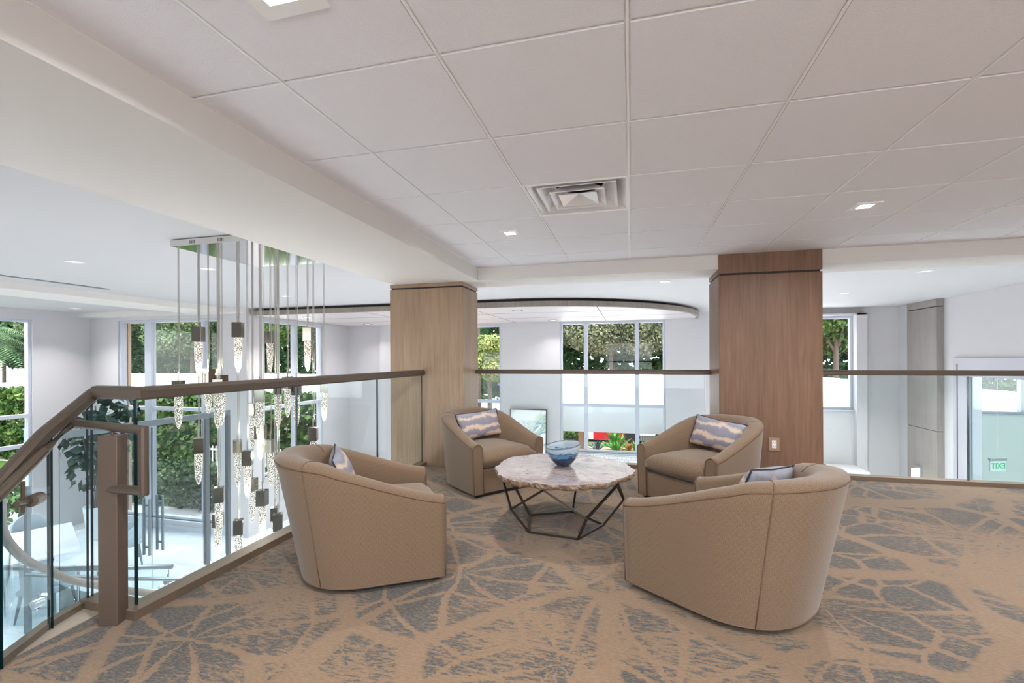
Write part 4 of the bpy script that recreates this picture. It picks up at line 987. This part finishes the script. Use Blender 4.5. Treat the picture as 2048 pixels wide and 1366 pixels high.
TR = [(-42, 27, 8.5, 4.6, mid_m, 'spreading mid-green tree seen through the left part of the double left window'), (-37, 30, 9.5, 5, dark_m, 'dark tree seen through the double left window, behind the first crystal'),
      (-32, 28, 9, 4.8, mid_m, 'light green tree at the right end of the double left window'), (-47, 30, 9.5, 5, dark_m, 'dark tree outside, hidden partly by the wall left of the double window'),
      (-26, 29, 9.5, 4.4, hedge_m, 'bright green tree behind the middle crystals of the chandelier'), (-21.5, 31, 9, 4.4, lime_m, 'yellow-green tree behind the right-hand crystals of the chandelier'),
      (-17, 34, 9, 4.5, dark_m, 'dark tree beyond the narrow window by the white wall'),
      (-6.5, 37, 9.5, 5, olive_m, 'grey-olive tree in the left light of the central window'), (-1.3, 33, 9.0, 5, olive_m, 'large grey-olive tree filling the central window'),
      (4.2, 36, 9.6, 4.6, mid_m, 'greener tree at the right of the central window'), (10.5, 28, 8.8, 4.6, hedge_m, 'dense green tree outside the high window right of the brown column'),
      (15.5, 29, 9.0, 4.8, dark_m, 'dark tree outside, right of the high window'), (20.5, 30, 9.0, 4.8, dark_m, 'dark tree seen through the glass storefront at right')]
for i, (x, y, h, r, m, lb) in enumerate(TR): tree(x, y + (i % 2) * 3.2, G0, h + 1.2, r, m, 22000, .15, lb, 20 + i)
tree(-56, 30, G0, 11, 6, dark_m, 16000, .26, 'dark tree mass outside the far left window', 51); tree(-50, 26, G0, 9, 4.5, dark_m, 12000, .24, 'dark tree right of the palm outside the far left window', 52)
tree(-6.75, 22.0, G0, 5.6, 1.6, lime_m, 12000, .085, 'small round yellow-green tree right of the pale column', 41, .13, .85, 'small trees')
tree(-12, 75, G0, 9, 5, dark_m, 3000, .7, 'distant dark tree beyond the parked car', 53)

def palm(x, y, z0, h, n, L_, label, seed):
    t = empty('palm_tree', (x, y, z0), 0, label, 'palm tree'); g = random.Random(seed)
    bm = nm(); tube(bm, [(0, 0, 0), (.1, 0, h * .5), (0, 0, h)], [.22, .17, .15], 10); done('trunk', bm, bark2_m, t, smooth=True)
    bm = nm()
    for i in range(n):
        a = 2 * PI * i / n + g.uniform(-.2, .2); el = g.uniform(-.1, 1.1); c_, s_ = math.cos(a), math.sin(a); prev = None
        pts = []
        for j in range(9):
            u = j / 8; rr_ = L_ * u * math.cos(el * (1 - .3 * u)) * .9; z = h + L_ * (u * math.sin(el) - .75 * u * u); pts.append(Vector((rr_ * c_, rr_ * s_, z)))
        for j in range(8):
            p, q_ = pts[j], pts[j + 1]; w = L_ * .23 * math.sin(PI * (j + 1.2) / 10)
            for sd in (-1, 1):
                for k_ in range(3):
                    b_ = p.lerp(q_, k_ / 3); e_ = b_ + Vector((-s_ * sd * w + c_ * w * .45, c_ * sd * w + s_ * w * .45, -w * .55)); nn_ = (q_ - p) * .16
                    bm.faces.new([bm.verts.new(v) for v in (b_, b_ + nn_, e_)])
    done('fronds', bm, palm_m, t); return t
palm(-40.5, 21.0, G0, 5.6, 24, 2.8, 'fan of palm fronds outside the far left window', 2)
palm(-9.4, 28.0, G0, 6.6, 18, 2.6, 'tall palm behind the small round tree right of the pale column', 5)

def agave(x, y, s, m, label, seed, name='agave_plant', n=16):
    g = random.Random(seed); bm = nm()
    for i in range(n):
        a = 2 * PI * i / n + g.uniform(-.2, .2); el = g.uniform(.25, 1.35); c_, s_ = math.cos(a), math.sin(a); L_ = s * g.uniform(.75, 1.1); w = s * .10
        prev = None
        for j, u in enumerate((0, .35, .7, 1)):
            r_ = L_ * u * math.cos(el); z = L_ * (u * math.sin(el) - .12 * u * u); ww = w * (.6, 1.1, .8, .02)[j]
            cur = (bm.verts.new((r_ * c_ - s_ * ww, r_ * s_ + c_ * ww, z)), bm.verts.new((r_ * c_, r_ * s_, z - w * .4)), bm.verts.new((r_ * c_ + s_ * ww, r_ * s_ - c_ * ww, z)))
            if prev: bm.faces.new((prev[0], prev[1], cur[1], cur[0])); bm.faces.new((prev[1], prev[2], cur[2], cur[1]))
            prev = cur
    done(name, bm, m, label=label, cat='plant', group='agaves outside the central window', loc=(x, y, G0 + .38))
agave(-1.30, 18.8, .58, agave2_m, 'blue-grey agave, leftmost of the spiky plants outside the central window', 1)
agave(-.60, 19.2, .98, agave_m, 'largest bright green spiky plant outside the central window', 2, n=22)
agave(-.58, 18.4, .66, agave_m, 'green spiky plant in front of the largest one', 3)
agave(-.06, 19.2, .44, orange_m, 'small orange bromeliad between two green spiky plants', 4)
agave(.20, 18.6, .62, agave_m, 'green spiky plant at the right mullion of the central window', 5)

# white tiled roofs outside
def wroof(loc, slopes, fx0, fx1, fy, fz0, fz1, sy1, piers, label, name):
    t = empty(name, loc, 0, label, 'roof', 'white roofs outside the windows')
    for k_, P in enumerate(slopes):
        bm = nm(); bm.faces.new([bm.verts.new((x - loc[0], y - loc[1], z - loc[2])) for x, y, z in P]); o = done('roof_slope', bm, roof_m, t); m_ = o.modifiers.new('s', 'SOLIDIFY'); m_.thickness = .06
    bm = nm(); box(bm, fx0 - loc[0], fx1 - loc[0], fy - loc[1], fy - loc[1] + .1, fz0 - loc[2], fz1 - loc[2]); done('fascia', bm, fasc_m, t)
    bm = nm(); box(bm, fx0 - loc[0], fx1 - loc[0], fy - loc[1] + .1, sy1 - loc[1], fz0 + .02 - loc[2], fz0 + .10 - loc[2]); done('roof_soffit', bm, roof_m, t)
    for x, y in piers:
        bm = nm(); box(bm, x - .16 - loc[0], x + .16 - loc[0], y - .16 - loc[1], y + .16 - loc[1], 0, fz0 + .02 - loc[2]); done('roof_pier', bm, tanwall_m, t)
fasc_m = mat('white_fascia', (232, 236, 236), .6)
wroof((5, 15, G0), [((-3, 12.9, -.07), (14, 12.9, -.07), (5, 17.5, .59), (-3, 17.5, .59)), ((14, 12.9, -.07), (14, 17.5, -.85), (5, 17.5, .59))], -3, 14, 12.9, -.80, -.07, 17.3, [(-1.62, 16.5), (6.5, 16.5)], 'wide white tiled entrance roof just outside the central window', 'entrance_roof')
wroof((-21, 19, G0), [((-34, 15.2, -.25), (-8.6, 15.2, -.25), (-8.6, 24, .27), (-34, 24, .27))], -34, -8.6, 15.2, -1.05, -.25, 23.8, [(-12.5, 19), (-24, 19)], 'white tiled roof above the hedge outside the left windows', 'pavilion_roof')
bm = nm(); box(bm, -12.6, -8.4, 8.66, 9.3, 2.17, 2.3); done('eave', bm, tanwall_m, kind='structure')
bm = nm(); box(bm, -11.95, -11.80, 8.63, 8.70, G0, 2.17); done('trim_12', bm, tanwall_m, kind='structure')

# vehicle under the roof
t = empty('service_truck', (-.6, 23.8, G0), 0, 'white truck with red side panels half hidden under the entrance roof', 'truck')
bm = nm(); box(bm, -2.6, 2.6, -1.1, 1.1, .14, 2.0); done('truck_body', bm, truck_m, t, bevel=.04)
for x0, x1 in ((-1.15, -.42), (-.38, .36)):
    bm = nm(); box(bm, x0, x1, -1.125, -1.10, .17, .55); done('red_panel', bm, red_m, t, bevel=.008)
bm = nm(); box(bm, 2.3, 2.6, -1.125, -1.10, .17, .55); done('red_panel', bm, red_m, t)
bm = nm()
for i in range(12): box(bm, .95 + i * .08, .97 + i * .08, -1.14, -1.101, .16, .44)
for i in range(4): box(bm, .93, 1.87, -1.14, -1.101, .17 + i * .08, .185 + i * .08)
done('side_grille', bm, steel_m, t)
bm = nm(); box(bm, -2.4, 2.5, -.9, .9, .06, .135); done('chassis', bm, black_m, t)
for x in (-1.75, .66, 2.05):
    for y in (-.95, .95):
        bm = nm(); tube(bm, [(x, y - .12 - .10 * (y < 0), .36), (x, y + .12, .36)], .36, 20); done('wheel', bm, tyre_m, t)
# distant car
t = empty('parked_car', (-16.2, 52, G0), .15, 'dark blue car parked far off beyond the small round tree', 'car')
bm = nm(); sec = [(-2.2, .35), (2.2, .35), (2.25, .75), (1.5, .92), (.8, 1.42), (-.9, 1.45), (-1.6, .98), (-2.25, .88)]
a = [bm.verts.new((x, -.85, z)) for x, z in sec]; b = [bm.verts.new((x, .85, z)) for x, z in sec]; bm.faces.new(a); bm.faces.new(b[::-1])
for i in range(8): bm.faces.new((a[i], b[i], b[(i + 1) % 8], a[(i + 1) % 8]))
done('car_body', bm, blue_car_m, t, bevel=.06)
bm = nm(); box(bm, -1.1, .95, -.87, .87, .95, 1.36); done('car_windows', bm, carglass_m, t)
for x in (-1.4, 1.4):
    for y in (-.8, .8):
        bm = nm(); tube(bm, [(x, y - .1, .32), (x, y + .1, .32)], .32, 16); done('wheel', bm, tyre_m, t)
# picket fence behind the right-hand crystals
t = empty('picket_fence', (-13, 12.9, G0), 0, 'white picket fence in front of the hedge behind the chandelier', 'fence')
for z in (.3, 1.0):
    bm = nm(); box(bm, -1.6, 3.2, -.02, .02, z, z + .05); done('rail', bm, white_m, t)
for i in range(34):
    bm = nm(); box(bm, -1.6 + i * .145, -1.56 + i * .145, -.035, -.02, .05, 1.15); done('picket', bm, white_m, t)
t = empty('blue_post', (-21.5, 12.16, G0), 0, 'pale blue post outside the far left window', 'post')
bm = nm(); box(bm, -.07, .07, -.07, .07, 0, 1.55); done('post_shaft', bm, bluepost_m, t, bevel=.01)
bm = nm(); box(bm, -.085, .085, -.085, .085, 1.55, 1.60); done('post_cap', bm, bluepost_m, t)
